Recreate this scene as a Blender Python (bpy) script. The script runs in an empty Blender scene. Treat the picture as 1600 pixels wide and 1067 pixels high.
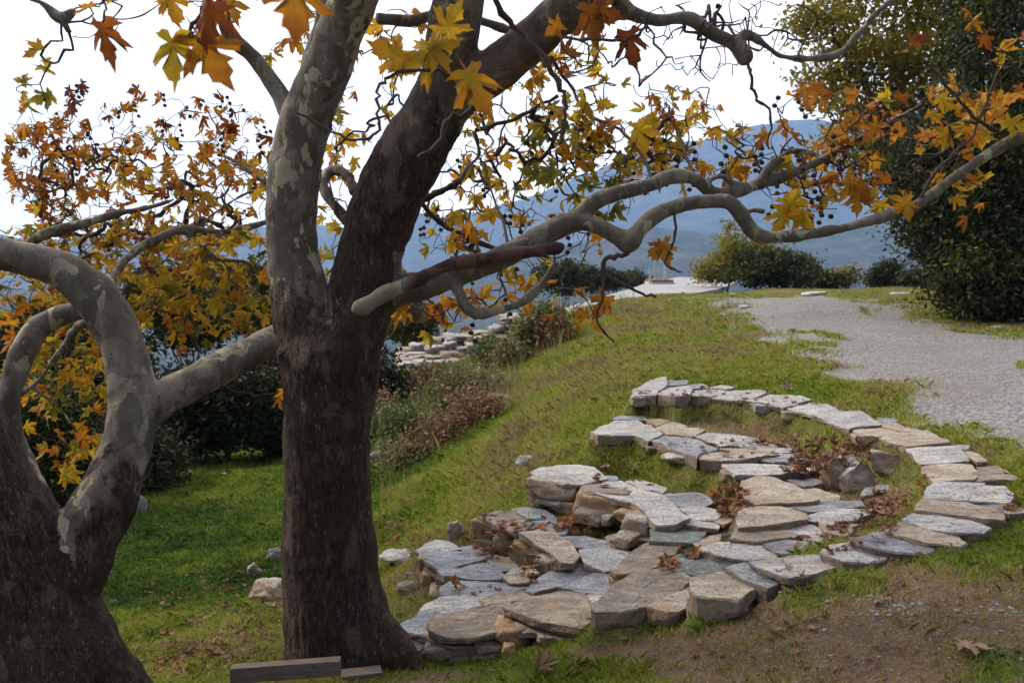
import bpy, math, random
import numpy as np
from mathutils import Vector, noise as mnoise
from mathutils.bvhtree import BVHTree
R = math.radians
random.seed(7); rng = np.random.default_rng(7)
SC = bpy.context.scene
COL = SC.collection

# ---------------------------------------------------------------- camera, world, sun, exposure
F = 1386.0; PITCH = R(5.5)
cam = bpy.data.cameras.new('camera'); camo = bpy.data.objects.new('camera', cam); COL.objects.link(camo)
cam.sensor_width = 36; cam.lens = 36 * F / 1600; cam.clip_start = .05; cam.clip_end = 30000
camo.location = (0, 0, 0); camo.rotation_euler = (R(90) - PITCH, 0, 0)
cam.dof.use_dof = True; cam.dof.focus_distance = 4.6; cam.dof.aperture_fstop = 5.6
SC.camera = camo
SUN_EL, SUN_AZ = R(38), R(-70)          # azimuth from +Y towards +X
w = bpy.data.worlds.new('World'); SC.world = w; w.use_nodes = True
nt = w.node_tree; nt.nodes.clear()
out = nt.nodes.new('ShaderNodeOutputWorld'); bg = nt.nodes.new('ShaderNodeBackground')
sky = nt.nodes.new('ShaderNodeTexSky'); sky.sky_type = 'NISHITA'; sky.sun_disc = False
sky.sun_elevation = SUN_EL; sky.sun_rotation = SUN_AZ; sky.dust_density = 3
tc = nt.nodes.new('ShaderNodeTexCoord'); nz = nt.nodes.new('ShaderNodeTexNoise'); nz.inputs['Scale'].default_value = 2.2
nz.inputs['Detail'].default_value = 5
cr = nt.nodes.new('ShaderNodeValToRGB')
cr.color_ramp.elements[0].position = .35; cr.color_ramp.elements[0].color = (15.6, 15.0, 14.6, 1)
cr.color_ramp.elements[1].position = .7; cr.color_ramp.elements[1].color = (18.0, 17.0, 16.0, 1)
mx = nt.nodes.new('ShaderNodeMix'); mx.data_type = 'RGBA'; mx.inputs[0].default_value = .93
nt.links.new(tc.outputs['Generated'], nz.inputs['Vector']); nt.links.new(nz.outputs['Fac'], cr.inputs['Fac'])
nt.links.new(sky.outputs[0], mx.inputs[6]); nt.links.new(cr.outputs[0], mx.inputs[7])
dt = nt.nodes.new('ShaderNodeVectorMath'); dt.operation = 'DOT_PRODUCT'; dt.inputs[1].default_value = (-.45, .85, .28)
mr = nt.nodes.new('ShaderNodeMapRange'); mr.interpolation_type = 'SMOOTHSTEP'; mr.inputs[1].default_value = -.1; mr.inputs[2].default_value = .56; mr.inputs[3].default_value = .16; mr.inputs[4].default_value = 1.0
ml = nt.nodes.new('ShaderNodeVectorMath'); ml.operation = 'SCALE'
nt.links.new(tc.outputs['Generated'], dt.inputs[0]); nt.links.new(dt.outputs['Value'], mr.inputs[0]); nt.links.new(mr.outputs[0], ml.inputs['Scale'])
nt.links.new(mx.outputs[2], ml.inputs[0]); nt.links.new(ml.outputs[0], bg.inputs['Color']); bg.inputs['Strength'].default_value = .10
nt.links.new(bg.outputs[0], out.inputs['Surface'])
sl = bpy.data.lights.new('sun', 'SUN'); sl.energy = 2.0; sl.angle = R(12); sl.color = (1, .86, .66)
so = bpy.data.objects.new('sun', sl); COL.objects.link(so)
d = Vector((math.cos(SUN_EL) * math.sin(SUN_AZ), math.cos(SUN_EL) * math.cos(SUN_AZ), math.sin(SUN_EL)))
so.rotation_euler = d.to_track_quat('Z', 'Y').to_euler()
SC.view_settings.view_transform = 'Standard'; SC.view_settings.look = 'None'; SC.view_settings.exposure = 0.98; SC.view_settings.gamma = 1
SC.render.engine = 'CYCLES'; SC.cycles.volume_bounces = 2; SC.cycles.max_bounces = 6; SC.cycles.transparent_max_bounces = 8

# ---------------------------------------------------------------- helpers
CP, SP = math.cos(PITCH), math.sin(PITCH)
def ray(px, py):
    u = (px - 800) / F; v = (533.5 - py) / F
    return np.array((u, CP + SP * v, -SP + CP * v))
def at_y(px, py, Y): r = ray(px, py); return r * (Y / r[1])
def at_z(px, py, z): r = ray(px, py); return r * (z / r[2])
def tag(o, label=None, cat=None, group=None, kind=None):
    if label: o['label'] = label
    if cat: o['category'] = cat
    if group: o['group'] = group
    if kind: o['kind'] = kind
    return o
def empty(name, loc, label, cat, group=None):
    o = bpy.data.objects.new(name, None); o.location = [float(c) for c in loc]; COL.objects.link(o)
    o.empty_display_size = .2
    return tag(o, label, cat, group)
def mesh(name, V, Fc, mat=None, parent=None, smooth=False, attrs=None):
    """V (n,3) world coords; Fc list of faces or (m,k) array"""
    me = bpy.data.meshes.new(name); V = np.asarray(V, dtype=np.float64)
    base = np.array(parent.location) if parent is not None else (np.zeros(3))
    if parent is not None and parent.parent is not None: base = base + np.array(parent.parent.location)
    V = V - base
    if isinstance(Fc, np.ndarray):
        m, k = Fc.shape
        me.vertices.add(len(V)); me.vertices.foreach_set('co', V.astype(np.float32).ravel())
        me.loops.add(m * k); me.loops.foreach_set('vertex_index', Fc.astype(np.int32).ravel())
        me.polygons.add(m); me.polygons.foreach_set('loop_start', np.arange(0, m * k, k, dtype=np.int32))
        me.update(calc_edges=True)
    else:
        me.from_pydata([tuple(v) for v in V], [], [tuple(int(i) for i in f) for f in Fc]); me.update()
    if smooth: me.polygons.foreach_set('use_smooth', np.ones(len(me.polygons), dtype=bool))
    if attrs:
        for k_, a in attrs.items():
            at = me.attributes.new(k_, 'FLOAT', 'POINT'); at.data.foreach_set('value', np.asarray(a, dtype=np.float32))
    o = bpy.data.objects.new(name, me); COL.objects.link(o)
    if mat: me.materials.append(mat)
    if parent is not None: o.parent = parent
    return o
def own_origin(o, base):
    """put a top-level mesh's origin at its base"""
    b = Vector([float(c) for c in base]); o.data.transform(__import__('mathutils').Matrix.Translation(-b)); o.location = b
    return o
_perm = np.random.default_rng(3).random((64, 64, 64))
def vnoise(P):
    P = np.asarray(P, dtype=np.float64); i = np.floor(P).astype(int); f = P - i; f = f * f * (3 - 2 * f); o = 0
    for a in (0, 1):
        for b in (0, 1):
            for c in (0, 1):
                wgt = (f[:, 0] if a else 1 - f[:, 0]) * (f[:, 1] if b else 1 - f[:, 1]) * (f[:, 2] if c else 1 - f[:, 2])
                o = o + wgt * _perm[(i[:, 0] + a) & 63, (i[:, 1] + b) & 63, (i[:, 2] + c) & 63]
    return o * 2 - 1
def fbm(P, s, oct=4, off=0.0):
    P = np.asarray(P, dtype=np.float64) * s + off; t = 0; a = 1; n = 0
    for k in range(oct): t = t + a * vnoise(P + 17.3 * k); n += a; a *= .5; P = P * 2.03
    return t / n
def in_poly(X, Y, poly):
    r = np.zeros(X.shape, bool); n = len(poly)
    for i in range(n):
        x1, y1 = poly[i][:2]; x2, y2 = poly[(i + 1) % n][:2]
        c = ((y1 > Y) != (y2 > Y)); r ^= c & (X < (x2 - x1) * (Y - y1) / (y2 - y1 + 1e-12) + x1)
    return r
def sdist(X, Y, poly):
    """positive inside"""
    dm = np.full(X.shape, 1e9); n = len(poly)
    for i in range(n):
        a = np.array(poly[i][:2]); b = np.array(poly[(i + 1) % n][:2]); ab = b - a
        t = np.clip(((X - a[0]) * ab[0] + (Y - a[1]) * ab[1]) / (ab @ ab + 1e-12), 0, 1)
        dm = np.minimum(dm, np.hypot(X - a[0] - t * ab[0], Y - a[1] - t * ab[1]))
    return np.where(in_poly(X, Y, poly), dm, -dm)

# ---------------------------------------------------------------- materials
class NT:
    def __init__(s, name):
        s.m = bpy.data.materials.new(name); s.m.use_nodes = True; s.t = s.m.node_tree
        s.b = s.t.nodes['Principled BSDF']; s.b.inputs['Roughness'].default_value = .85
        s.b.inputs['Specular IOR Level'].default_value = .25
        s.tc = s.t.nodes.new('ShaderNodeTexCoord')
    def n(s, typ, **k):
        x = s.t.nodes.new(typ)
        for a, v in k.items():
            if a in x.inputs: x.inputs[a].default_value = v
            else: setattr(x, a, v)
        return x
    def l(s, a, b): s.t.links.new(a, b)
    def coord(s, scale=(1, 1, 1), rnd=False, rot=(0, 0, 0)):
        mp = s.n('ShaderNodeMapping'); mp.inputs['Scale'].default_value = scale; mp.inputs['Rotation'].default_value = rot
        s.l(s.tc.outputs['Object'], mp.inputs['Vector'])
        if rnd:
            oi = s.n('ShaderNodeObjectInfo'); mm = s.n('ShaderNodeMath', operation='MULTIPLY'); mm.inputs[1].default_value = 37
            s.l(oi.outputs['Random'], mm.inputs[0]); s.l(mm.outputs[0], mp.inputs['Location'])
        return mp.outputs[0]
    def noise(s, c, scale, detail=5, rough=.6, dist=0):
        x = s.n('ShaderNodeTexNoise'); x.inputs['Scale'].default_value = scale; x.inputs['Detail'].default_value = detail
        x.inputs['Roughness'].default_value = rough; x.inputs['Distortion'].default_value = dist
        s.l(c, x.inputs['Vector']); return x.outputs['Fac']
    def ramp(s, f, stops, interp='LINEAR'):
        x = s.n('ShaderNodeValToRGB'); e = x.color_ramp.elements; x.color_ramp.interpolation = interp
        while len(e) < len(stops): e.new(.5)
        for q, (p, c) in zip(e, stops):
            q.position = p; q.color = (c, c, c, 1) if isinstance(c, (int, float)) else (*c, 1)
        s.l(f, x.inputs['Fac']); return x.outputs[0]
    def mix(s, f, a, b, mode='MIX'):
        x = s.n('ShaderNodeMix'); x.data_type = 'RGBA'; x.blend_type = mode
        for sock, v in ((x.inputs[0], f), (x.inputs[6], a), (x.inputs[7], b)):
            if isinstance(v, bpy.types.NodeSocket): s.l(v, sock)
            elif isinstance(v, (int, float)): sock.default_value = v
            else: sock.default_value = (*v, 1)
        return x.outputs[2]
    def math(s, op, a, b=None):
        x = s.n('ShaderNodeMath', operation=op)
        for sock, v in ((x.inputs[0], a), (x.inputs[1], b)):
            if v is None: continue
            if isinstance(v, bpy.types.NodeSocket): s.l(v, sock)
            else: sock.default_value = v
        return x.outputs[0]
    def attr(s, name): x = s.n('ShaderNodeAttribute'); x.attribute_name = name; return x.outputs['Fac']
    def bump(s, h, dist, strength=1):
        x = s.n('ShaderNodeBump'); x.inputs['Distance'].default_value = dist; x.inputs['Strength'].default_value = strength
        s.l(h, x.inputs['Height']); s.l(x.outputs[0], s.b.inputs['Normal']); return x
    def col(s, c): s.l(c, s.b.inputs['Base Color']) if isinstance(c, bpy.types.NodeSocket) else setattr(s.b.inputs['Base Color'], 'default_value', (*c, 1))

def stone_mat(name, c1, c2, c3, rust=.35):
    m = NT(name); c = m.coord((1, 1, 1), True); cs = m.coord((2.2, 7, 3), True, (0, 0, R(20)))
    a = m.noise(c, 5, 8, .65, .4); b = m.noise(cs, 2.2, 6, .6, .7); e = m.noise(c, 60, 4, .7)
    col = m.mix(m.ramp(a, [(.42, 0.), (.58, 1.)]), c1, c2)
    col = m.mix(m.ramp(b, [(.48, 0.), (.60, .8)]), col, c3)
    col = m.mix(m.math('MULTIPLY', m.ramp(m.noise(c, 3.3, 5, .6, 1.), [(.52, 0.), (.64, 1.)]), rust), col, (.30, .17, .09))
    col = m.mix(m.ramp(e, [(.35, .7), (.52, 0.)]), col, (.05, .045, .04))
    lich = m.noise(c, 22, 3, .6); col = m.mix(m.ramp(lich, [(.62, 0.), (.7, .35)]), col, (.42, .42, .38))
    m.col(col)
    # weathered edges: vertical faces take soil colour
    g = m.n('ShaderNodeNewGeometry'); sx = m.n('ShaderNodeSeparateXYZ'); m.l(g.outputs['True Normal'], sx.inputs[0])
    side = m.ramp(m.math('ABSOLUTE', sx.outputs['Z']), [(.35, 1.), (.75, 0.)])
    soil = m.mix(m.noise(c, 12, 5, .6), (.26, .16, .085), (.15, .115, .085))
    m.col(m.mix(m.math('MULTIPLY', side, .7), col, soil))
    h = m.math('ADD', m.math('MULTIPLY', a, .5), m.math('ADD', m.math('MULTIPLY', b, .8), m.math('MULTIPLY', e, .15)))
    m.bump(h, .03, .9); m.b.inputs['Roughness'].default_value = .8
    return m.m
M = {}
M['pale'] = stone_mat('pale_stone', (.33, .33, .335), (.46, .44, .41), (.25, .25, .265), .25)
M['blue'] = stone_mat('blue_slate', (.19, .205, .235), (.30, .31, .335), (.13, .14, .16), .2)
M['tan'] = stone_mat('tan_stone', (.33, .27, .21), (.42, .37, .31), (.24, .20, .17), .5)
M['brown'] = stone_mat('brown_stone', (.21, .165, .13), (.31, .265, .22), (.15, .125, .105), .5)
M['green'] = stone_mat('green_slate', (.12, .145, .135), (.20, .225, .21), (.09, .10, .10), .15)
M['ochre'] = stone_mat('ochre_stone', (.34, .20, .09), (.42, .29, .16), (.19, .12, .07), .7)
def bark_mat():
    m = NT('plane_bark')
    c = m.coord(); cv = m.coord((1, 1, .28)); cz = m.coord((1, 1, .6))
    sm = m.attr('smoothbark'); red = m.attr('redbark_shade')
    # rough dark bark: vertical plates
    vo = m.n('ShaderNodeTexVoronoi', feature='DISTANCE_TO_EDGE'); vo.inputs['Scale'].default_value = 95
    nd = m.n('ShaderNodeTexNoise'); nd.inputs['Scale'].default_value = 12; nd.inputs['Detail'].default_value = 4; m.l(cv, nd.inputs['Vector'])
    va = m.n('ShaderNodeVectorMath', operation='MULTIPLY_ADD'); m.l(nd.outputs['Color'], va.inputs[0]); va.inputs[1].default_value = (.06, .06, .06); m.l(cv, va.inputs[2])
    m.l(va.outputs[0], vo.inputs['Vector'])
    fine = m.noise(cv, 70, 6, .7); big = m.noise(c, 3.2, 5, .6)
    rough = m.mix(m.ramp(fine, [(.38, 0.), (.68, 1.)]), (.018, .010, .007), (.118, .072, .052))
    rough = m.mix(m.ramp(big, [(.45, 0.), (.68, .55)]), rough, (.13, .078, .055))
    rough = m.mix(m.ramp(m.noise(c, 5, 4, .6), [(.56, 0.), (.72, .35)]), rough, (.045, .055, .02))
    rough = m.mix(m.ramp(m.noise(cv, 85, 2, .5), [(.64, 0.), (.72, .75)]), rough, (.26, .22, .19))
    rough = m.mix(m.ramp(m.noise(m.coord((1, 1, .35)), 16, 5, .6, .5), [(.56, 0.), (.585, .7)]), rough, (.165, .115, .085))
    rough = m.mix(m.ramp(m.noise(m.coord((1, 1, .5)), 7, 5, .65, .5), [(.40, .6), (.46, 0.)]), rough, (.03, .026, .014))
    rough = m.mix(m.ramp(vo.outputs['Distance'], [(0., .45), (.10, 0.)]), rough, (.015, .011, .009))
    # smooth bark with flaked patches
    grey = m.mix(m.ramp(m.noise(cz, 4, 5, .6, .5), [(.35, 0.), (.65, 1.)]), (.115, .092, .074), (.24, .205, .165))
    grey = m.mix(m.ramp(m.noise(m.coord((1, 1, .1)), 26, 6, .65), [(.4, 0.), (.65, .55)]), grey, (.075, .058, .046))
    grey = m.mix(m.ramp(m.noise(cz, 8, 5, .58, .6), [(.50, 0.), (.525, .75)]), grey, (.080, .066, .048))
    pat = m.noise(cz, 10, 5, .55, .5); pmask = m.ramp(m.noise(c, 2.6, 2, .5), [(.38, .15), (.52, 1.)])
    p1 = m.math('MULTIPLY', m.ramp(pat, [(.57, 0.), (.585, 1.)]), pmask)
    smooth = m.mix(p1, grey, (.34, .30, .20))
    pat2 = m.noise(cz, 28, 4, .6, .4)
    smooth = m.mix(m.math('MULTIPLY', m.ramp(pat2, [(.64, 0.), (.65, .9)]), pmask), smooth, (.29, .27, .21))
    smooth = m.mix(m.ramp(m.noise(c, 90, 3, .6), [(.3, .35), (.5, 0.)]), smooth, (.06, .052, .045))
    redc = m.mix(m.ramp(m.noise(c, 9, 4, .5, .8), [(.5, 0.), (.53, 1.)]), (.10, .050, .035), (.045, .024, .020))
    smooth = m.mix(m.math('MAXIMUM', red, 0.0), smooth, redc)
    crm = m.math('MULTIPLY', m.math('SUBTRACT', 0.0, red), m.ramp(m.noise(cz, 14, 4, .6, .5), [(.38, 0.), (.44, 1.)]))
    smooth = m.mix(m.math('MAXIMUM', crm, 0.0), smooth, (.20, .165, .115))
    edge = m.math('ADD', sm, m.math('MULTIPLY', m.math('SUBTRACT', m.noise(cz, 9, 6, .7), .5), 1.5))
    f = m.ramp(edge, [(.44, 0.), (.56, 1.)])
    m.col(m.mix(f, rough, smooth))
    hr = m.math('ADD', m.math('MULTIPLY', fine, .7), m.math('MULTIPLY', m.ramp(vo.outputs['Distance'], [(0., 0.), (.2, 1.)]), .25))
    hs = m.math('SUBTRACT', m.math('MULTIPLY', m.noise(c, 30, 4, .6), .12), m.math('MULTIPLY', p1, .15))
    x = m.n('ShaderNodeMix'); m.l(f, x.inputs[0]); m.l(hr, x.inputs[2]); m.l(hs, x.inputs[3])
    m.bump(x.outputs[0], .03, 1.0); m.b.inputs['Roughness'].default_value = .8
    return m.m
M['bark'] = bark_mat()
def twig_mat():
    m = NT('twig_bark'); c = m.coord(); m.col(m.mix(m.noise(c, 30, 3), (.035, .024, .02), (.10, .072, .06))); return m.m
M['twig'] = twig_mat()
def leaf_mat(name, stops, trans=.45, vein=True):
    m = NT(name); h = m.attr('hue'); c = m.coord()
    hh = m.math('ADD', h, m.math('MULTIPLY', m.math('SUBTRACT', m.noise(c, 28, 3), .5), .35))
    col = m.ramp(hh, stops)
    if vein: col = m.mix(m.ramp(m.noise(c, 120, 3, .6), [(.3, .4), (.45, 0.)]), col, (.10, .035, .012))
    m.col(col); m.b.inputs['Roughness'].default_value = .6
    tr = m.n('ShaderNodeBsdfTranslucent'); m.l(col, tr.inputs['Color']); ms = m.n('ShaderNodeMixShader'); ms.inputs[0].default_value = trans
    o = m.t.nodes['Material Output']; m.l(m.b.outputs[0], ms.inputs[1]); m.l(tr.outputs[0], ms.inputs[2]); m.l(ms.outputs[0], o.inputs['Surface'])
    return m.m
M['leaf'] = leaf_mat('autumn_leaf', [(0., (.075, .10, .018)), (.22, (.20, .185, .02)), (.42, (.52, .33, .02)), (.6, (.50, .20, .014)), (.8, (.27, .07, .014)), (1., (.09, .03, .016))], .5)
M['litter'] = leaf_mat('dry_leaf', [(0., (.30, .19, .13)), (.4, (.20, .09, .05)), (.75, (.11, .045, .025)), (1., (.30, .10, .02))], .15)
M['oakleaf'] = leaf_mat('small_leaf', [(0., (.012, .017, .006)), (.25, (.026, .034, .010)), (.5, (.095, .105, .018)), (.75, (.26, .235, .025)), (1., (.36, .22, .03))], .35, False)
M['scrubleaf'] = leaf_mat('scrub_leaf', [(0., (.025, .07, .015)), (.3, (.07, .12, .025)), (.5, (.16, .16, .05)), (.7, (.26, .19, .12)), (.9, (.20, .085, .045)), (1., (.15, .05, .03))], .25, False)
M['grass'] = leaf_mat('grass_blade', [(0., (.022, .066, .006)), (.3, (.09, .185, .014)), (.6, (.30, .36, .035)), (.82, (.40, .37, .08)), (1., (.30, .23, .12))], .3, False)
def simple(name, c1, c2, scale=10, bump=.005, rough=.85):
    m = NT(name); c = m.coord(); n = m.noise(c, scale, 6, .65); m.col(m.mix(m.ramp(n, [(.3, 0.), (.7, 1.)]), c1, c2)); m.bump(n, bump); m.b.inputs['Roughness'].default_value = rough; return m.m
M['fruit'] = simple('seed_ball', (.035, .018, .012), (.09, .045, .03), 60)
M['terrace'] = simple('white_paving', (.24, .24, .26), (.38, .375, .37), 1.5, .01)
M['marble'] = simple('white_rock', (.34, .33, .31), (.60, .58, .55), 4, .05)
M['greyrock'] = simple('grey_rock', (.16, .16, .16), (.36, .35, .34), 5, .05)
M['redwood'] = simple('red_wood', (.22, .09, .06), (.30, .14, .09), 8)
M['post'] = simple('pale_post', (.35, .36, .38), (.48, .48, .5), 8)
def wood():
    m = NT('weathered_wood'); c = m.coord((1.5, 14, 22), False, (0, 0, R(-3)))
    n = m.noise(c, 6, 7, .7, .3); col = m.mix(m.ramp(n, [(.3, 0.), (.7, 1.)]), (.075, .055, .045), (.20, .165, .14))
    k = m.n('ShaderNodeTexVoronoi'); k.inputs['Scale'].default_value = 9; m.l(m.coord(), k.inputs['Vector'])
    col = m.mix(m.ramp(k.outputs['Distance'], [(.06, 1.), (.10, 0.)]), col, (.02, .014, .01))
    m.col(col); m.bump(n, .006); return m.m
M['wood'] = wood()
def ground_mat():
    m = NT('ground_cover'); c = m.coord(); gr = m.attr('gravel'); di = m.attr('dirt')
    n1 = m.noise(c, 1.1, 6, .6); n2 = m.noise(c, 9, 6, .7); n3 = m.noise(c, 60, 4, .7)
    grass = m.mix(m.ramp(n2, [(.3, 0.), (.7, 1.)]), (.045, .06, .010), (.12, .13, .022))
    grass = m.mix(m.ramp(n1, [(.42, 0.), (.62, .8)]), grass, (.17, .15, .045))
    grass = m.mix(m.ramp(m.noise(c, 2.3, 5, .6), [(.56, 0.), (.66, .7)]), grass, (.10, .07, .045))
    vg = m.n('ShaderNodeTexVoronoi'); vg.inputs['Scale'].default_value = 38; m.l(c, vg.inputs['Vector'])
    sep = m.n('ShaderNodeSeparateColor'); m.l(vg.outputs['Color'], sep.inputs[0])
    gravel = m.mix(sep.outputs[0], (.13, .127, .13), (.34, .332, .33))
    gravel = m.mix(m.ramp(m.noise(c, .9, 5, .6), [(.45, 0.), (.7, .55)]), gravel, (.20, .155, .115))
    gravel = m.mix(m.ramp(vg.outputs['Distance'], [(.5, 0.), (.8, .6)]), gravel, (.09, .085, .08))
    vd = m.n('ShaderNodeTexVoronoi'); vd.inputs['Scale'].default_value = 120; m.l(c, vd.inputs['Vector'])
    sd = m.n('ShaderNodeSeparateColor'); m.l(vd.outputs['Color'], sd.inputs[0])
    dirt = m.mix(m.ramp(n2, [(.3, 0.), (.7, 1.)]), (.075, .043, .024), (.185, .118, .068))
    dirt = m.mix(m.ramp(sd.outputs[0], [(.86, 0.), (.9, .7)]), dirt, (.18, .15, .12))
    dirt = m.mix(m.ramp(n3, [(.35, .4), (.5, 0.)]), dirt, (.04, .028, .02))
    col = m.mix(m.ramp(m.math('ADD', di, m.math('MULTIPLY', m.math('SUBTRACT', n2, .5), .7)), [(.4, 0.), (.6, 1.)]), grass, dirt)
    col = m.mix(m.ramp(m.math('ADD', gr, m.math('MULTIPLY', m.math('SUBTRACT', n2, .5), .8)), [(.4, 0.), (.62, 1.)]), col, gravel)
    m.col(col)
    h = m.math('ADD', m.math('MULTIPLY', n2, .8), m.math('ADD', m.math('MULTIPLY', n3, .35), m.math('MULTIPLY', vg.outputs['Distance'], -.25)))
    m.bump(h, .03, 1.0); m.b.inputs['Roughness'].default_value = .95
    return m.m
M['ground'] = ground_mat()
def hill_mat(name, a, b, s):
    m = NT(name); c = m.coord(); n = m.noise(c, s, 9, .7); n2 = m.noise(c, s * .12, 5, .6)
    col = m.mix(m.ramp(n, [(.42, 0.), (.58, 1.)]), a, b); col = m.mix(m.ramp(n2, [(.55, 0.), (.7, .5)]), col, (.16, .13, .08)); m.col(col); m.bump(n, 12); return m.m

# ---------------------------------------------------------------- terrain
CPX = [(800,1067,-1.62),(1100,1067,-1.5),(1400,1067,-1.4),(1600,1067,-1.35),(1600,950,-1.26),(1400,960,-1.31),(1200,985,-1.42),(1000,1010,-1.54),
 (850,1030,-1.69),(700,1045,-1.80),(560,1055,-1.78),(420,1050,-1.92),(300,1060,-2.02),(150,1060,-1.95),(0,1060,-1.9),
 (1590,815,-1.24),(1540,850,-1.24),(1450,880,-1.25),(1300,910,-1.30),(1200,940,-1.38),(1120,962,-1.46),(950,990,-1.63),(870,1005,-1.71),(640,1020,-1.90),
 (1600,720,-1.23),(1500,665,-1.23),(1350,620,-1.23),(1200,590,-1.23),(1050,575,-1.25),(960,590,-1.32),(1600,560,-1.2),(1400,520,-1.2),(1200,500,-1.2),(1100,530,-1.2),
 (1600,500,-1.15),(1350,470,-1.2),(1150,470,-1.2),(1500,455,-1.0),(1600,470,-.95),(1020,500,-1.3),(940,540,-1.42),(880,600,-1.70),(960,600,-1.36),(800,660,-1.92),
 (700,730,-2.2),(620,790,-2.4),(600,870,-2.3),(900,700,-1.56),(820,745,-1.72),(870,650,-1.65),(745,805,-1.86),(660,845,-1.98),(640,900,-2.08),(600,940,-2.12),(610,1000,-1.98),
 (1000,645,-1.40),(1100,662,-1.40),(1200,682,-1.40),(1290,715,-1.42),(1330,700,-1.40),(930,690,-1.50),(950,715,-1.56),(1050,745,-1.58),(1120,775,-1.57),(1135,800,-1.57),
 (1400,750,-1.38),(1380,800,-1.42),(1435,715,-1.28),(1430,770,-1.30),(1330,740,-1.42),(880,820,-1.76),(960,850,-1.76),(800,800,-1.76),(740,880,-1.90),(700,900,-1.90),(850,900,-1.82),
 (1000,900,-1.66),(1100,870,-1.56),(1200,800,-1.48),(1200,850,-1.48),(1300,830,-1.44),(1250,760,-1.44),(1200,720,-1.44),(1050,690,-1.44),(950,670,-1.44),
 (440,850,-2.6),(420,930,-2.35),(400,985,-2.12),(500,900,-2.35),(200,950,-2.5),(200,1030,-2.15),(300,900,-2.6),(200,870,-2.9),(440,720,-3.2),(300,760,-3.15),(640,600,-3.3),(620,640,-3.2),
 (650,680,-2.55),(750,620,-2.25),(830,560,-1.92),(600,760,-2.75),(560,700,-3.1),(100,800,-3.1),(0,900,-2.9),(868,514,-1.44),(960,481,-1.38),(880,493,-1.36),(930,484,-1.35),(1000,472,-1.33),(780,560,-2.9),(700,575,-3.2)]
pts = [at_z(*p) for p in CPX]
pts += [np.array(p, float) for p in [(0,0,-1.62),(-3,0,-1.9),(3,0,-1.3),(-6,2,-2.3),(8,0,-1.1),(6,4,-1.15),(10,8,-1.1),(0,-5,-1.5),(-10,6,-3.2),(-12,14,-3.8),(-16,0,-3),(-25,20,-6),(-12,25,-5.5),(-5,30,-4.5),
   (20,15,-1.0),(14,24,-1.0),(25,30,-2),(8,36,-1.5),(0,32,-3.2),(3,45,-3.0),(1.3,26,-2.7),(3.4,33,-2.2),(10,46,-2.2),(20,48,-5),(-3,42,-4),(-12,45,-9),(-25,45,-13),(0,60,-9),(15,62,-9),(30,60,-12),(35,20,-1),(-10,70,-22),(10,80,-25),(40,80,-28),(-40,70,-25),(-40,20,-9),(40,-5,-1),(-30,-5,-5)]]
pts = np.array(pts)
def kern(r): return np.sqrt(r * r + .08)
A = kern(np.hypot(pts[:, None, 0] - pts[None, :, 0], pts[:, None, 1] - pts[None, :, 1]))
n_ = len(pts); Pm = np.c_[np.ones(n_), pts[:, :2]]
S = np.block([[A + np.eye(n_) * -.02, Pm], [Pm.T, np.zeros((3, 3))]])
sol = np.linalg.solve(S, np.r_[pts[:, 2], np.zeros(3)])
def smooth_h(X, Y):
    X = X.ravel(); Y = Y.ravel(); o = np.empty(len(X))
    for i in range(0, len(X), 20000):
        a = X[i:i+20000]; b = Y[i:i+20000]
        o[i:i+20000] = kern(np.hypot(a[:, None] - pts[None, :, 0], b[:, None] - pts[None, :, 1])) @ sol[:n_] + sol[n_] + sol[n_+1] * a + sol[n_+2] * b
    return o

# slabs: (tier, material, z, thickness, pixel outline)
TIERS = {}
SL = []
def S_(t, m, z, th, *p): SL.append((t, m, z, th, p))
# top tier, far arc
S_(1,'pale',-1.15,.13,(989,610),(1008,600),(1025,591),(1040,590),(1041,600),(1027,611),(1025,615),(992,615))
S_(1,'blue',-1.17,.06,(1041,594),(1072,593),(1071,600),(1043,601))
S_(1,'pale',-1.16,.13,(1028,612),(1045,602),(1070,602),(1080,607),(1076,617),(1055,620),(1030,617))
S_(1,'blue',-1.17,.06,(1074,602),(1095,599),(1106,605),(1081,607))
S_(1,'pale',-1.17,.11,(1080,611),(1105,607),(1137,609),(1110,619),(1076,617))
S_(1,'pale',-1.17,.06,(1109,605),(1127,600),(1146,604),(1133,608))
S_(1,'pale',-1.17,.08,(1111,619),(1136,610),(1190,609),(1200,614),(1167,624))
S_(1,'pale',-1.17,.08,(1168,624),(1204,615),(1247,617),(1266,623),(1224,636),(1203,632))
S_(1,'pale',-1.18,.08,(1226,636),(1265,629),(1293,630),(1312,642),(1278,648))
S_(1,'pale',-1.18,.07,(1279,649),(1312,643),(1343,642),(1374,660),(1332,664),(1326,668))
S_(1,'blue',-1.19,.05,(1374,650),(1398,652),(1400,657),(1376,657))
S_(1,'tan',-1.19,.06,(1375,661),(1397,659),(1444,673),(1408,674))
S_(1,'tan',-1.20,.10,(1336,670),(1357,664),(1378,667),(1400,675),(1379,681),(1340,678))
S_(1,'tan',-1.18,.07,(1378,682),(1402,675),(1447,674),(1481,691),(1416,697),(1410,694))
S_(1,'blue',-1.20,.05,(1482,693),(1512,695),(1509,701),(1490,698))
S_(1,'tan',-1.20,.05,(1504,704),(1520,705),(1540,718),(1526,721),(1514,714))
S_(1,'pale',-1.18,.07,(1419,699),(1453,696),(1495,698),(1511,717),(1481,720),(1442,721))
S_(1,'tan',-1.18,.07,(1445,729),(1464,723),(1518,723),(1524,735),(1518,749),(1459,751))
S_(1,'brown',-1.20,.05,(1529,734),(1533,729),(1557,725),(1574,736))
S_(1,'brown',-1.19,.06,(1524,738),(1582,742),(1591,749),(1523,751))
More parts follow.
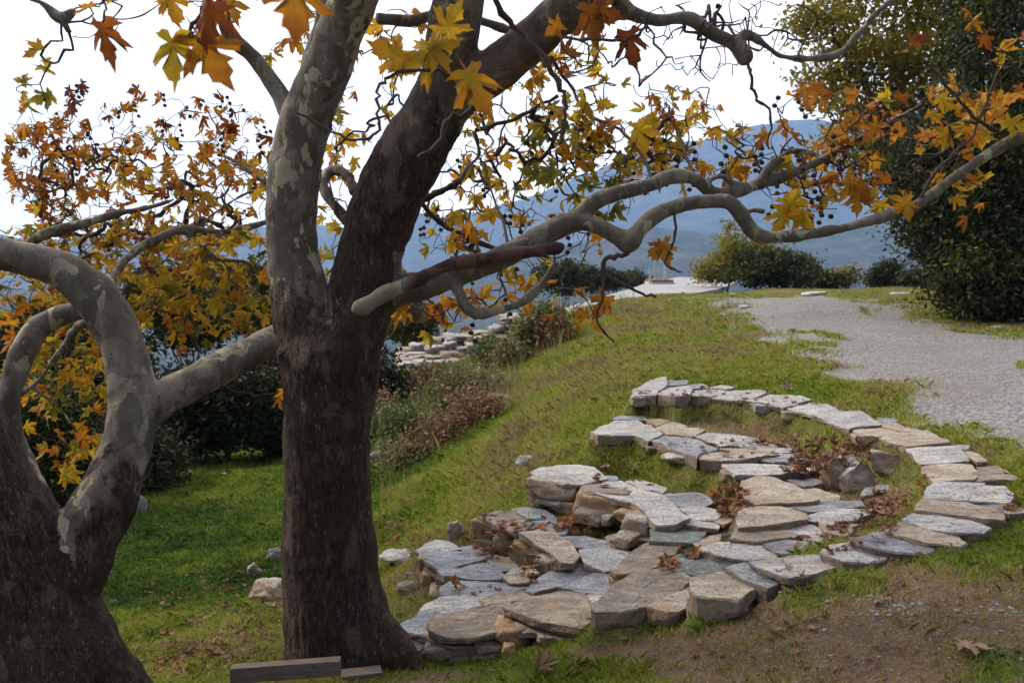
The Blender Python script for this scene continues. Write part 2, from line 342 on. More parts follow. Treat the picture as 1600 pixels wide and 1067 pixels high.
S_(1,'pale',-1.18,.07,(1444,777),(1450,766),(1461,754),(1537,755),(1508,776))
S_(1,'pale',-1.18,.07,(1511,777),(1541,757),(1568,757),(1581,774),(1574,783))
S_(1,'blue',-1.20,.06,(1523,785),(1574,787),(1588,795),(1567,799))
S_(1,'tan',-1.20,.05,(1570,796),(1585,789),(1600,793),(1598,800),(1578,802))
S_(1,'tan',-1.18,.09,(1436,796),(1447,782),(1509,782),(1565,799),(1563,810),(1532,809),(1495,803))
S_(1,'pale',-1.19,.08,(1413,810),(1434,799),(1509,811),(1543,822),(1531,829),(1481,828))
S_(1,'tan',-1.20,.08,(1386,825),(1414,814),(1490,830),(1505,842),(1497,850),(1453,844))
S_(1,'blue',-1.22,.09,(1333,840),(1371,829),(1402,830),(1452,847),(1452,858),(1437,861),(1397,858),(1348,848))
S_(1,'pale',-1.25,.09,(1286,862),(1300,848),(1329,845),(1394,862),(1352,878),(1318,876))
S_(1,'pale',-1.29,.09,(1175,875),(1225,867),(1278,864),(1306,874),(1300,887),(1257,897),(1232,902),(1200,887))
S_(1,'blue',-1.33,.10,(1140,887),(1165,879),(1200,889),(1217,904),(1197,914),(1165,902))
S_(1,'tan',-1.34,.17,(1084,902),(1120,891),(1147,892),(1175,915),(1150,936),(1120,932),(1092,930),(1085,922))
S_(1,'tan',-1.44,.10,(1014,945),(1055,925),(1081,912),(1091,934),(1062,950),(1045,952))
S_(1,'brown',-1.44,.12,(929,945),(958,918),(985,898),(1010,890),(1040,887),(1079,907),(1050,924),(1010,942),(972,950),(932,952))
# second tier and its inner pavement
S_(2,'pale',-1.33,.10,(926,674),(942,665),(960,657),(995,656),(1012,665),(1033,677),(1012,685),(990,679),(937,679))
S_(2,'blue',-1.35,.05,(958,654),(970,649),(1002,650),(1010,655))
S_(2,'tan',-1.35,.05,(1012,656),(1030,654),(1045,657),(1027,663))
S_(2,'tan',-1.35,.06,(1025,669),(1049,659),(1072,664),(1045,677))
S_(2,'tan',-1.35,.06,(1046,678),(1068,669),(1100,671),(1082,680))
S_(2,'pale',-1.36,.06,(1084,681),(1105,675),(1140,679),(1190,686),(1127,695),(1119,690))
S_(2,'blue',-1.34,.12,(1013,683),(1040,680),(1075,684),(1127,699),(1093,706),(1088,714),(1057,702))
S_(2,'tan',-1.35,.12,(1092,708),(1127,700),(1195,701),(1214,706),(1160,715),(1135,719),(1095,716))
S_(2,'pale',-1.37,.06,(1140,695),(1182,692),(1232,695),(1253,705),(1216,705),(1185,700))
S_(2,'blue',-1.37,.08,(1187,715),(1220,707),(1270,712),(1252,720),(1212,721))
S_(2,'pale',-1.36,.08,(1131,723),(1170,721),(1257,731),(1277,736),(1195,741),(1150,740))
S_(2,'blue',-1.39,.05,(1216,742),(1247,739),(1287,753),(1257,757))
S_(2,'tan',-1.36,.12,(1160,750),(1182,743),(1207,745),(1240,757),(1277,779),(1207,784),(1166,786),(1161,768))
S_(2,'tan',-1.40,.05,(1255,762),(1277,761),(1310,774),(1309,780),(1283,780))
S_(2,'blue',-1.39,.06,(1207,786),(1245,782),(1345,783),(1345,790),(1265,797),(1225,791))
S_(2,'tan',-1.37,.12,(1154,808),(1160,800),(1173,790),(1202,786),(1255,800),(1256,808),(1207,816),(1156,822))
S_(2,'pale',-1.39,.06,(1259,805),(1304,797),(1369,796),(1363,802),(1318,813),(1268,811))
S_(2,'tan',-1.40,.06,(1284,819),(1297,815),(1338,819),(1343,825),(1318,836),(1292,830))
S_(2,'tan',-1.41,.04,(1250,837),(1284,834),(1306,839),(1284,845),(1262,843))
S_(2,'pale',-1.40,.05,(1210,822),(1232,812),(1270,819),(1283,829),(1250,832))
S_(2,'brown',-1.40,.08,(1145,841),(1153,826),(1207,825),(1245,830),(1249,837),(1182,843))
S_(2,'blue',-1.41,.06,(1196,851),(1237,845),(1280,852),(1280,862),(1225,864))
S_(2,'pale',-1.42,.08,(1097,856),(1125,847),(1175,846),(1211,865),(1200,871),(1170,872),(1125,865))
S_(2,'green',-1.46,.10,(1043,877),(1060,866),(1107,863),(1154,881),(1140,890),(1090,896),(1052,886))
# third tier
S_(3,'pale',-1.49,.05,(832,737),(850,730),(900,725),(922,730),(945,746),(910,754),(880,752),(842,743))
S_(3,'blue',-1.51,.04,(946,741),(962,742),(963,748),(948,749))
S_(3,'pale',-1.50,.06,(912,755),(940,751),(972,751),(1005,765),(1035,775),(1075,807),(1052,817),(1022,815),(1005,797),(985,782),(950,775),(915,765))
S_(3,'pale',-1.51,.05,(980,750),(1000,747),(1040,760),(1033,769),(1008,760))
S_(3,'blue',-1.52,.05,(1040,770),(1095,772),(1110,780),(1100,788),(1057,788))
S_(3,'pale',-1.52,.05,(1062,794),(1095,789),(1127,801),(1117,810),(1085,809))
S_(3,'pale',-1.53,.05,(1057,816),(1082,811),(1120,817),(1116,823),(1092,823))
S_(3,'tan',-1.52,.05,(1120,812),(1130,806),(1142,809),(1132,816))
S_(3,'green',-1.55,.08,(1022,823),(1040,820),(1090,824),(1099,832),(1085,845),(1018,844))
S_(3,'tan',-1.56,.06,(1087,848),(1108,836),(1130,832),(1112,852),(1098,855))
S_(3,'brown',-1.57,.09,(992,858),(1015,847),(1065,850),(1050,864),(1026,871),(1027,884),(980,897),(965,896),(957,889),(977,875))
# fourth tier
S_(4,'brown',-1.67,.09,(748,805),(780,796),(803,799),(825,816),(822,829),(805,829),(785,821))
S_(4,'blue',-1.69,.05,(802,795),(827,791),(850,795),(866,808),(826,810))
S_(4,'blue',-1.69,.06,(833,812),(867,811),(890,815),(880,831),(860,829),(832,820))
S_(4,'tan',-1.66,.12,(813,832),(840,827),(865,831),(890,847),(902,865),(895,877),(875,876),(852,852),(828,841))
S_(4,'blue',-1.70,.05,(877,836),(915,835),(953,845),(951,852),(915,855),(900,850))
S_(4,'tan',-1.69,.05,(948,838),(972,832),(995,845),(982,851),(962,851))
S_(4,'pale',-1.67,.09,(908,860),(952,856),(990,860),(976,876),(957,886),(945,891),(917,877))
# lowest tier and near wall top
S_(5,'pale',-1.80,.08,(650,857),(680,842),(700,846),(717,856),(664,861))
S_(5,'blue',-1.79,.12,(662,862),(705,857),(757,870),(710,884),(688,887),(668,874))
S_(5,'blue',-1.81,.05,(718,856),(745,850),(766,865),(759,873))
S_(5,'tan',-1.81,.05,(761,874),(776,867),(800,870),(803,878),(775,878))
S_(5,'blue',-1.80,.05,(713,882),(775,878),(806,880),(800,890),(760,891),(722,888))
S_(5,'blue',-1.79,.06,(686,893),(715,888),(780,891),(785,897),(772,903),(700,902))
S_(5,'tan',-1.74,.10,(790,897),(805,885),(825,885),(838,895),(825,905),(801,906))
S_(5,'blue',-1.77,.08,(692,915),(710,907),(830,912),(828,918),(750,931),(715,930),(693,927))
S_(5,'blue',-1.72,.09,(823,920),(850,897),(872,880),(922,882),(923,894),(880,914),(836,926))
S_(5,'blue',-1.65,.08,(878,915),(930,896),(962,899),(983,901),(957,919),(912,922))
S_(5,'pale',-1.66,.06,(911,923),(956,921),(943,931),(925,932))
S_(5,'pale',-1.62,.08,(913,936),(938,931),(940,936),(927,953),(920,952))
S_(5,'pale',-1.75,.08,(657,956),(668,942),(700,931),(750,934),(760,942),(730,955),(700,960),(664,959))
S_(5,'tan',-1.73,.07,(752,934),(790,925),(830,921),(836,927),(792,939),(762,942))
S_(5,'blue',-1.74,.07,(627,975),(657,960),(697,960),(674,971),(678,992),(670,995),(642,984))
S_(5,'blue',-1.77,.06,(624,982),(642,984),(672,997),(650,1012),(637,1005))
S_(5,'brown',-1.67,.11,(672,970),(700,958),(760,945),(792,938),(812,955),(785,969),(779,980),(745,991),(710,992),(677,981))
S_(5,'brown',-1.60,.08,(790,945),(835,932),(880,920),(910,927),(918,950),(922,969),(905,979),(872,974),(830,961))
S_(5,'tan',-1.73,.10,(738,1004),(745,991),(780,983),(800,990),(816,1005),(790,1004),(752,1008))
slab_data = []
for (t, m, z, th, p) in SL:
    tho = th; th = min(th, .055) if t > 2 or th < .1 else min(th, .105)
    slab_data.append((t, m, z, th, np.array([at_z(a, b, z) for a, b in p]), tho))

def axis(segs):
    o = []
    for a, b, s in segs: o += list(np.arange(a, b, s))
    return np.array(o + [segs[-1][1]])
gx = axis([(-90, -40, 5), (-40, -14, 1.2), (-14, -5, .22), (-5, -1.6, .07), (-1.6, 3.6, .028), (3.6, 7, .09), (7, 16, .25), (16, 40, 1.2), (40, 95, 5)])
gy = axis([(-12, 0, .8), (0, 2.4, .12), (2.4, 3.2, .06), (3.2, 8.8, .028), (8.8, 14, .045), (14, 22, .1), (22, 30, .2), (30, 50, .8), (50, 110, 4)])
GX, GY = np.meshgrid(gx, gy); H = smooth_h(GX, GY)
P3 = np.c_[GX.ravel(), GY.ravel(), np.zeros(GX.size)]
ze = -1.2
gravel_poly = [at_z(*p)[:2] for p in [(1085,472,ze),(1200,463,ze),(1330,462,ze),(1380,480,ze),(1480,508,ze),(1600,525,ze),(1750,540,ze),(1900,680,ze),(1750,720,ze),(1600,700,ze),(1500,672,ze),(1440,645,ze),(1370,612,ze),(1300,578,ze),(1210,550,ze),(1150,518,ze),(1110,492,ze)]]
dirt_poly = [at_z(*p)[:2] for p in [(640,1035,-1.75),(760,1040,-1.7),(900,1005,-1.6),(1000,985,-1.52),(1120,955,-1.42),(1220,935,-1.35),(1300,925,-1.3),(1400,935,-1.3),(1600,950,-1.27),(1900,960,-1.25)]] + [(4.5,.5),(2,-1),(-1,-1),(-1,2.6)]
gd = sdist(GX.ravel(), GY.ravel(), gravel_poly); dd = sdist(GX.ravel(), GY.ravel(), dirt_poly)
gn = fbm(P3, .9, 4); gn2 = fbm(P3, 3.2, 4, 9.)
gscale = np.clip(GY.ravel() * .09, .35, 1.8)
GRAV = np.clip(.5 + gd / gscale * 1.5 + gn * .8 + gn2 * 1.0, 0, 1)
GRAV *= 1 - .8 * np.clip(fbm(P3, 1.3, 3, 33.) * 4 - 1.1, 0, 1) * (gd < 1.2)
DIRT = np.clip(.5 + dd * 1.6 + gn2 * 1.1 + gn * .6, 0, 1) * (1 - np.clip(fbm(P3, 1.6, 4, 50.) * 4 - .35, 0, 1))
# bare soil under the tiers and on their banks, seen between the slabs
H = H + fbm(P3, .5, 3, 5.) * np.clip((GY.ravel() - 9) * .02, 0, .25) + gn2 * .018 * np.clip(1 - GRAV, .15, 1) + fbm(P3, 9, 3, 2.) * .012 * np.clip(1 - (GY.ravel() - 6.5) / 4, 0, 1) * np.clip(1 - (-1 - GX.ravel()) / 2, 0, 1) + np.abs(fbm(P3, 4.5, 3, 12.)) * .05 * (1 - GRAV) * (1 - np.clip(DIRT * 1.3, 0, 1)) 
UNDER = np.zeros(GX.size, bool)
BANK = np.zeros(GX.size)
# earth banked up under the rims of the two upper tiers
for (t, m, z, th, P, tho) in slab_data:
    if t > 2: continue
    lo = P[:, :2].min(0) - .3; hi = P[:, :2].max(0) + .3
    sel = np.where((P3[:, 0] > lo[0]) & (P3[:, 0] < hi[0]) & (P3[:, 1] > lo[1]) & (P3[:, 1] < hi[1]))[0]
    s = sdist(P3[sel, 0], P3[sel, 1], P[:, :2]); top = z - th * .8 - np.clip(-s - .01, 0, 1) * (1.25 + .6 * gn2[sel]); k = s > -.22
    BANK[sel[k]] = np.maximum(BANK[sel[k]], (top[k] > H[sel[k]]) * 1.0)
    H[sel[k]] = np.maximum(H[sel[k]], top[k])
for (t, m, z, th, P, tho) in slab_data:
    lo = P[:, :2].min(0) - .05; hi = P[:, :2].max(0) + .05
    sel = np.where((P3[:, 0] > lo[0]) & (P3[:, 0] < hi[0]) & (P3[:, 1] > lo[1]) & (P3[:, 1] < hi[1]))[0]
    s = sdist(P3[sel, 0], P3[sel, 1], P[:, :2]); k = s > -.045
    H[sel[k]] = np.minimum(H[sel[k]], z - th * .75 - .01); UNDER[sel[s > -.02]] = True
H2 = H.reshape(GX.shape)
ste = sdist(P3[:, 0], P3[:, 1], [at_z(*p)[:2] for p in [(640,860,-1.8),(740,795,-1.7),(850,735,-1.5),(1030,745,-1.5),(1130,745,-1.5),(1000,690,-1.4),(1000,640,-1.35),(1300,655,-1.35),(1440,730,-1.3),(1420,800,-1.3),(1200,880,-1.35),(1000,930,-1.5),(720,985,-1.7)]])
DIRT = np.maximum(DIRT, np.clip(.30 + ste * 1.2 + gn2 * 1.3 + gn * .6, 0, .9))
DIRT *= 1 - .75 * BANK * np.clip(.55 + gn2 * 2.2, 0, 1)
H[BANK > 0] += (fbm(P3[BANK > 0], 16, 3, 6.) * .02)
H2 = H.reshape(GX.shape)
def hz(x, y):
    x = np.atleast_1d(np.asarray(x, float)); y = np.atleast_1d(np.asarray(y, float))
    i = np.clip(np.searchsorted(gx, x) - 1, 0, len(gx) - 2); j = np.clip(np.searchsorted(gy, y) - 1, 0, len(gy) - 2)
    u = (x - gx[i]) / (gx[i+1] - gx[i]); v = (y - gy[j]) / (gy[j+1] - gy[j])
    return H2[j, i] * (1-u) * (1-v) + H2[j, i+1] * u * (1-v) + H2[j+1, i] * (1-u) * v + H2[j+1, i+1] * u * v
def gridval(Aflat, x, y):
    i = np.clip(np.searchsorted(gx, x) - 1, 0, len(gx) - 2); j = np.clip(np.searchsorted(gy, y) - 1, 0, len(gy) - 2)
    return Aflat.reshape(GX.shape)[j, i]
nx_, ny_ = len(gx), len(gy)
ii, jj = np.meshgrid(np.arange(nx_ - 1), np.arange(ny_ - 1)); a0 = (jj * nx_ + ii).ravel()
TF = np.c_[a0, a0 + 1, a0 + nx_ + 1, a0 + nx_]
TV = np.c_[GX.ravel(), GY.ravel(), H]
ter = mesh('ground', TV, TF, M['ground'], smooth=True, attrs={'gravel': GRAV, 'dirt': DIRT}); tag(ter, kind='structure')
print('terrain', len(TV))

# ---------------------------------------------------------------- far land and haze
def ridge(name, prof, Y, Yf, zf, mat, amp, nx=260, ny=70, back=1.25):
    px = np.linspace(-700, 2400, nx); py = np.interp(px, [p[0] for p in prof], [p[1] for p in prof])
    V = []; 
    for j in range(ny):
        s = j / (ny - 1)
        for i in range(nx):
            c = at_y(px[i], py[i], Y)
            if s < .8: q = s / .8; y = Yf + (Y - Yf) * q; z = zf + (c[2] - zf) * (q ** 1.15); x = c[0] * (.55 + .45 * q)
            else: q = (s - .8) / .2; y = Y * (1 + (back - 1) * q); z = c[2] + (zf - c[2]) * q ** 1.5; x = c[0] * (1 + .1 * q)
            V.append((x, y, z))
    V = np.array(V); q = np.c_[V[:, 0], V[:, 1], V[:, 1] * 0] / Y
    rid = -np.abs(fbm(q, 6, 5)) ; V[:, 2] += amp * (rid + .25) + amp * .35 * fbm(q, 30, 3)
    ii, jj = np.meshgrid(np.arange(nx - 1), np.arange(ny - 1)); a = (jj * nx + ii).ravel()
    o = mesh(name, V, np.c_[a, a + 1, a + nx + 1, a + nx], mat, smooth=True); tag(o, kind='structure'); return o
ridge('hills', [(-700,455),(0,452),(420,450),(620,448),(700,438),(870,388),(930,372),(1000,365),(1100,360),(1200,368),(1300,356),(1380,350),(1450,345),(2400,300)], 1700, 700, -230, hill_mat('forest_slope', (.008,.016,.012), (.065,.075,.04), .03), 26)
ridge('mountain', [(-700,330),(-200,345),(0,372),(200,368),(400,352),(560,362),(640,336),(700,345),(800,322),(850,302),(950,255),(1050,228),(1150,203),(1230,184),(1320,190),(1500,160),(2400,120)], 4300, 2300, -235, hill_mat('mountain_slope', (.01,.016,.016), (.075,.08,.06), .012), 60)
o = mesh('valley_floor', [(-9000,-3000,-240),(9000,-3000,-240),(9000,5400,-240),(-9000,5400,-240)], [(0,1,2,3)], hill_mat('valley', (.03,.04,.02), (.09,.10,.05), .01)); tag(o, kind='structure')
# slope joining the near ground to the valley
V = [];  nA = 24
for (sx, sy, z0) in ((1, 1, 0), (1.6, 1.35, -32), (3, 2.6, -95), (6, 6.0, -242)):
    for k in range(nA + 1):
        t = k / nA * 2 - 1
        if z0 == 0: x = 90 * t; y = 109; z = float(hz(x, y)[0]) - .1
        else: x = 90 * t * sx; y = 110 * sy; z = z0 + (hz(90 * t, 109)[0] * .3 if z0 > -40 else 0)
        V.append((x, y, z))
Fs = [(r * (nA + 1) + k, r * (nA + 1) + k + 1, (r + 1) * (nA + 1) + k + 1, (r + 1) * (nA + 1) + k) for r in range(3) for k in range(nA)]
tag(mesh('hillside', V, Fs, hill_mat('scrub', (.02,.03,.012), (.08,.09,.035), .2), smooth=True), kind='structure')
def haze():
    x0, x1, y0, y1, z0, z1 = -9500, 9500, -3100, 5500, -241, 1050
    V = [(x, y, z) for x in (x0, x1) for y in (y0, y1) for z in (z0, z1)]
    Fc = [(0,1,3,2),(4,6,7,5),(0,4,5,1),(2,3,7,6),(0,2,6,4),(1,5,7,3)]
    m = bpy.data.materials.new('haze_air'); m.use_nodes = True; t = m.node_tree; t.nodes.clear()
    oo = t.nodes.new('ShaderNodeOutputMaterial'); pv = t.nodes.new('ShaderNodeVolumePrincipled')
    pv.inputs['Density'].default_value = 2.35e-4; pv.inputs['Color'].default_value = (.33, .54, .90, 1); pv.inputs['Anisotropy'].default_value = 0
    t.links.new(pv.outputs[0], oo.inputs['Volume'])
    tag(mesh('haze', V, Fc, m), kind='stuff')
haze()

# ---------------------------------------------------------------- stone slabs and rocks
def slab_mesh(P, z, th, seed):
    r = np.random.default_rng(seed); P = P[:, :2]
    area = .5 * np.sum(P[:, 0] * np.roll(P[:, 1], -1) - np.roll(P[:, 0], -1) * P[:, 1])
    if area < 0: P = P[::-1]
    # rounded, irregular outline
    Q = []
    for i in range(len(P)):
        a, b = P[i], P[(i + 1) % len(P)]; L = np.linalg.norm(b - a); k = max(1, int(L / .03))
        for j in range(k): Q.append(a + (b - a) * j / k)
    Q = np.array(Q); Q = .05 * np.roll(Q, 1, 0) + .9 * Q + .05 * np.roll(Q, -1, 0)
    c = P.mean(0); n = len(Q); D = Q - c; L = np.linalg.norm(D, axis=1, keepdims=True) + 1e-9
    Nn = fbm(np.c_[Q, np.full(n, seed * 3.1)], 14, 3)[:, None]
    size = np.sqrt(abs(area)); tilt = r.normal(0, .012, 2)
    rings = []
    spec = [(-th, -.03 - .02 * r.random()), (-th * .78, .008), (-th * .45, .016), (-.008, .020), (0, .017)]
    for zz, off in spec:
        jit = fbm(np.c_[Q, np.full(n, seed + zz * 60)], 16, 3)[:, None] * (.020 if zz < -.011 else .006)
        rings.append(np.c_[Q + D / L * (off + Nn * .012 + jit), np.full(n, z + zz) + (fbm(np.c_[Q, np.full(n, seed + zz * 9)], 9, 3) * th * .45 if zz < -.011 and zz > -th else 0)])
    for s in (.9, .72, .5, .25):
        rings.append(np.c_[c + (rings[4][:, :2] - c) * s, np.full(n, z)])
    V = np.vstack(rings + [np.array([[c[0], c[1], z]])])
    top = np.r_[np.arange(3 * n, len(V))]
    T = V[top]; rel = fbm(np.c_[T[:, :2], np.full(len(T), seed)], 5, 4) * .016 + np.floor(fbm(np.c_[T[:, 0] * .4, T[:, 1], np.full(len(T), seed + .5)], 7, 2) * 3) * .004
    V[top, 2] += rel - .002
    V[:, 2] += (V[:, :2] - c) @ tilt
    Fc = []
    for k in range(len(rings) - 1):
        for i in range(n): Fc.append((k * n + i, k * n + (i + 1) % n, (k + 1) * n + (i + 1) % n, (k + 1) * n + i))
    ce = len(V) - 1; k = len(rings) - 1
    for i in range(n): Fc.append((k * n + i, k * n + (i + 1) % n, ce))
    Fc.append(tuple(range(n - 1, -1, -1)))
    return V, Fc
def rock_mesh(c, dims, rotz, seed, sub=3, boxy=.55, rough=.13, chop=None):
    r = np.random.default_rng(seed); import bmesh
    bm = bmesh.new(); bmesh.ops.create_icosphere(bm, subdivisions=sub, radius=1)
    V = np.array([v.co[:] for v in bm.verts]); Fc = np.array([[v.index for v in f.verts] for f in bm.faces]); bm.free()
    mx = np.abs(V).max(1, keepdims=True); V = V / (mx ** boxy); V /= np.abs(V).max()
    # chop with random planes for facets
    for k in range(12 if boxy > .9 else 9):
        nrm = r.normal(size=3); nrm /= np.linalg.norm(nrm); dcut = r.uniform(*chop) if chop else r.uniform(.72, .95) if boxy < .9 else r.uniform(.98, 1.4)
        s = V @ nrm - dcut; V = V - np.clip(s, 0, None)[:, None] * nrm
    V += V * (fbm(V, 1.6, 4, seed * 2.3) * rough * 1.6)[:, None]
    V += (fbm(np.c_[V[:, 0] * .3, V[:, 1] * .3, V[:, 2]], 5, 2, seed) * rough * .35)[:, None] * V
    V = V * (np.array(dims) / 2); ca, sa = math.cos(rotz), math.sin(rotz)
    V = np.c_[V[:, 0] * ca - V[:, 1] * sa, V[:, 0] * sa + V[:, 1] * ca, V[:, 2]] + np.array(c)
    return V, Fc
tier_lab = {1: 'top curved stone tier, pale flat slabs ringing the hollow beside the gravel path',
            2: 'second stone tier down with inner paving of long slabs, leaves drifted on it',
            3: 'middle stone tier with one long pale slab over ochre facing blocks',
            4: 'short fourth stone tier with a tan capstone, just below the ochre blocks',
            5: 'lowest stone tier of blue slates with stacked wall ends beside the trunk'}
allV = [TV]; allF = [TF.tolist()]; off = len(TV)
for t in range(1, 6):
    ctr = np.vstack([P for (tt, m, z, th, P, tho) in slab_data if tt == t]).mean(0)
    TIERS[t] = empty('stone_tier', (ctr[0], ctr[1], min(z for (tt, m, z, th, P, tho) in slab_data if tt == t) - .1), tier_lab[t], 'stone steps', 'curved stone tiers')
for k, (t, m, z, th, P, tho) in enumerate(slab_data):
    V, Fc = slab_mesh(P, z, th, 11 + k)
    mesh('flagstone', V, Fc, M[m], TIERS[t]); allV.append(V); allF.append([[i + off for i in f] for f in Fc]); off += len(V)
# lower courses that carry the edge slabs
cr_ = np.random.default_rng(77)
for k, (t, m, z, th, P, tho) in enumerate(slab_data):
    nc = 0 if tho < .079 else (1 if tho < .099 else 2)
    if t == 1 and nc and P[:, 1].mean() > 4.4: nc = 1
    if t <= 2 and P[:, 1].mean() > 5.2: nc = 0
    if t <= 2 and tho >= .1 and nc: nc = 1
    zz = z - th + .004
    for c_ in range(nc):
        h_ = cr_.uniform(.05, .085); c0 = P.mean(0); a = cr_.uniform(-.12, .12); D_ = (P - c0)[:, :2] * cr_.uniform(.9, .99); ca, sa = math.cos(a), math.sin(a)
        D_ = np.c_[D_[:, 0] * ca - D_[:, 1] * sa, D_[:, 0] * sa + D_[:, 1] * ca] * cr_.uniform(.94, 1.03, (len(D_), 1)) + cr_.normal(0, .012, 2)
        # split a long course in two stones
        ax_ = int(np.ptp(D_[:, 0]) < np.ptp(D_[:, 1])); cut = cr_.uniform(-.12, .12) * np.ptp(D_[:, ax_])
        parts_ = [D_] if np.ptp(D_[:, ax_]) < .35 else [np.c_[D_[:, 0] if ax_ else np.minimum(D_[:, 0], cut - .006), np.minimum(D_[:, 1], cut - .006) if ax_ else D_[:, 1]], np.c_[D_[:, 0] if ax_ else np.maximum(D_[:, 0], cut + .006), np.maximum(D_[:, 1], cut + .006) if ax_ else D_[:, 1]]]
        for q_, Dp in enumerate(parts_):
            keep = [i for i in range(len(Dp)) if np.linalg.norm(Dp[i] - Dp[i - 1]) > .015]
            if len(keep) < 4: continue
            Dp = Dp[keep]; V, Fc = slab_mesh(np.c_[c0[:2] + Dp, np.full(len(Dp), zz)], zz, h_ * cr_.uniform(.85, 1), 4000 + k * 7 + c_ * 3 + q_)
            mesh('course_stone', V, Fc, M[['ochre', 'tan', 'brown', 'tan', 'blue', 'brown', 'greyrock'][cr_.integers(7)]], TIERS[t]); allV.append(V); allF.append([[i + off for i in f] for f in Fc]); off += len(V)
        zz -= h_ - .003
# facing stones under the tier edges: tier, material, cx, cy, w, h, edge py, edge z, depth
WS = [(3,'tan',868,762,78,26,752,-1.5,.2),(3,'blue',868,780,46,12,752,-1.5,.2),(3,'tan',842,778,24,20,745,-1.5,.15),(3,'ochre',890,790,50,18,756,-1.5,.15),(3,'brown',946,769,74,10,770,-1.5,.2),
 (3,'ochre',944,792,80,38,772,-1.5,.2),(3,'brown',925,806,44,18,776,-1.5,.15),(3,'tan',1002,822,42,36,803,-1.5,.2),(3,'ochre',985,803,34,14,788,-1.5,.2),(3,'brown',1012,845,28,14,815,-1.52,.15),(3,'pale',951,812,14,14,780,-1.5,.1),(3,'tan',978,842,34,16,812,-1.5,.15),
 (4,'ochre',772,824,50,26,812,-1.68,.2),(4,'tan',800,846,40,34,826,-1.68,.2),(4,'ochre',828,864,48,34,840,-1.67,.2),(4,'tan',858,888,34,32,864,-1.66,.15),(4,'brown',775,846,34,20,814,-1.68,.2),(4,'ochre',876,884,24,24,872,-1.66,.1),
 (5,'ochre',667,880,22,28,870,-1.8,.2),(5,'ochre',674,905,24,30,880,-1.8,.2),(5,'tan',683,930,22,24,900,-1.8,.2),(5,'ochre',694,900,18,12,890,-1.8,.15),(5,'brown',664,905,14,24,868,-1.8,.2),
 (5,'tan',702,1008,64,26,985,-1.67,.2),(5,'brown',700,1030,58,22,985,-1.67,.2),(5,'tan',760,1026,64,30,1000,-1.71,.16),(5,'ochre',662,1014,34,26,995,-1.73,.2),(5,'brown',728,1005,40,16,985,-1.68,.2),(5,'ochre',800,987,50,28,962,-1.6,.2),(5,'brown',655,1034,36,14,1000,-1.73,.2),
 (5,'brown',848,976,80,10,962,-1.6,.2),(5,'tan',862,987,44,12,970,-1.6,.2),(5,'brown',900,990,34,16,975,-1.6,.2),(5,'ochre',797,1012,20,22,990,-1.65,.15),
 (1,'brown',962,962,66,16,945,-1.45,.2),(1,'tan',1000,958,40,14,942,-1.45,.2),(1,'brown',1045,958,60,14,945,-1.44,.2),(1,'pale',1078,948,30,10,935,-1.44,.15),(1,'brown',1125,943,66,18,930,-1.36,.2),
 (2,'pale',1063,714,50,10,706,-1.34,.2),(2,'tan',1116,727,46,20,714,-1.35,.2),(2,'tan',1105,738,44,9,714,-1.35,.2),(2,'brown',1140,745,28,16,735,-1.36,.15),(2,'blue',1020,701,22,10,686,-1.33,.15),
 (1,'brown',1253,650,62,18,640,-1.18,.25),(1,'tan',1350,686,36,14,678,-1.2,.2),(1,'pale',1000,625,26,14,615,-1.15,.2),(1,'brown',1190,642,30,10,628,-1.17,.15),(1,'tan',1308,668,40,16,655,-1.18,.2),
 (1,'greyrock',1190,640,22,14,632,-1.17,.1),(1,'tan',1090,626,26,12,617,-1.17,.15)]
for k, (t, m, cx, cy, w_, h_, ey, ez, dep) in enumerate(WS):
    Y = at_z(cx, ey, ez)[1] + dep * .38; c = at_y(cx, cy, Y)
    V, Fc = rock_mesh(c, (w_ / F * Y * 1.12, dep, h_ / F * Y * 1.15), random.uniform(-.15, .15) - (.55 if t in (3, 4) else 0), 300 + k, 4, 1.0, .07)
    mesh('facing_stone', V, Fc, M[m], TIERS[t], smooth=False); allV.append(V); allF.append([[int(i) + off for i in f] for f in Fc]); off += len(V)
# sloping boulders inside the ring
BLAB = ['brown upright boulder at the left of the slope inside the stone hollow', 'largest pale sloping boulder inside the stone hollow', 'tan boulder leaning on the grassy slope under the right tier',
        'pale boulder lowest of those inside the hollow beside drifted leaves', 'grey boulder behind the largest pale one in the hollow', 'small grey boulder highest up inside the hollow under a tan capstone']
for k, (cx, cy, w_, h_, z, m, rz) in enumerate([(1310,752,50,76,-1.38,'brown',.5),(1348,752,80,80,-1.36,'pale',.9),(1385,728,84,64,-1.30,'tan',.7),(1368,778,66,50,-1.42,'pale',.6),(1328,728,56,40,-1.40,'greyrock',.4),(1395,706,60,40,-1.28,'pale',.2)]):
    c = at_z(cx, cy, z); sc = c[1] / F
    V, Fc = rock_mesh(c, (w_ * sc * 1.2, w_ * sc * .9, h_ * sc * 1.0), rz, 500 + k, 4, .3, .24, (.35, .8))
    tag(own_origin(mesh('boulder', V, Fc, M[m]), (c[0], c[1], c[2] - .05)), BLAB[k], 'boulder', 'sloping boulders in the hollow'); allV.append(V); allF.append([[int(i) + off for i in f] for f in Fc]); off += len(V)
BV = BVHTree.FromPolygons([Vector(v) for v in np.vstack(allV).tolist()], [f for L in allF for f in L])
def hit(px, py):
    r = Vector(ray(px, py)).normalized(); h = BV.ray_cast(Vector((0, 0, 0)), r, 200); return h[0], h[1]

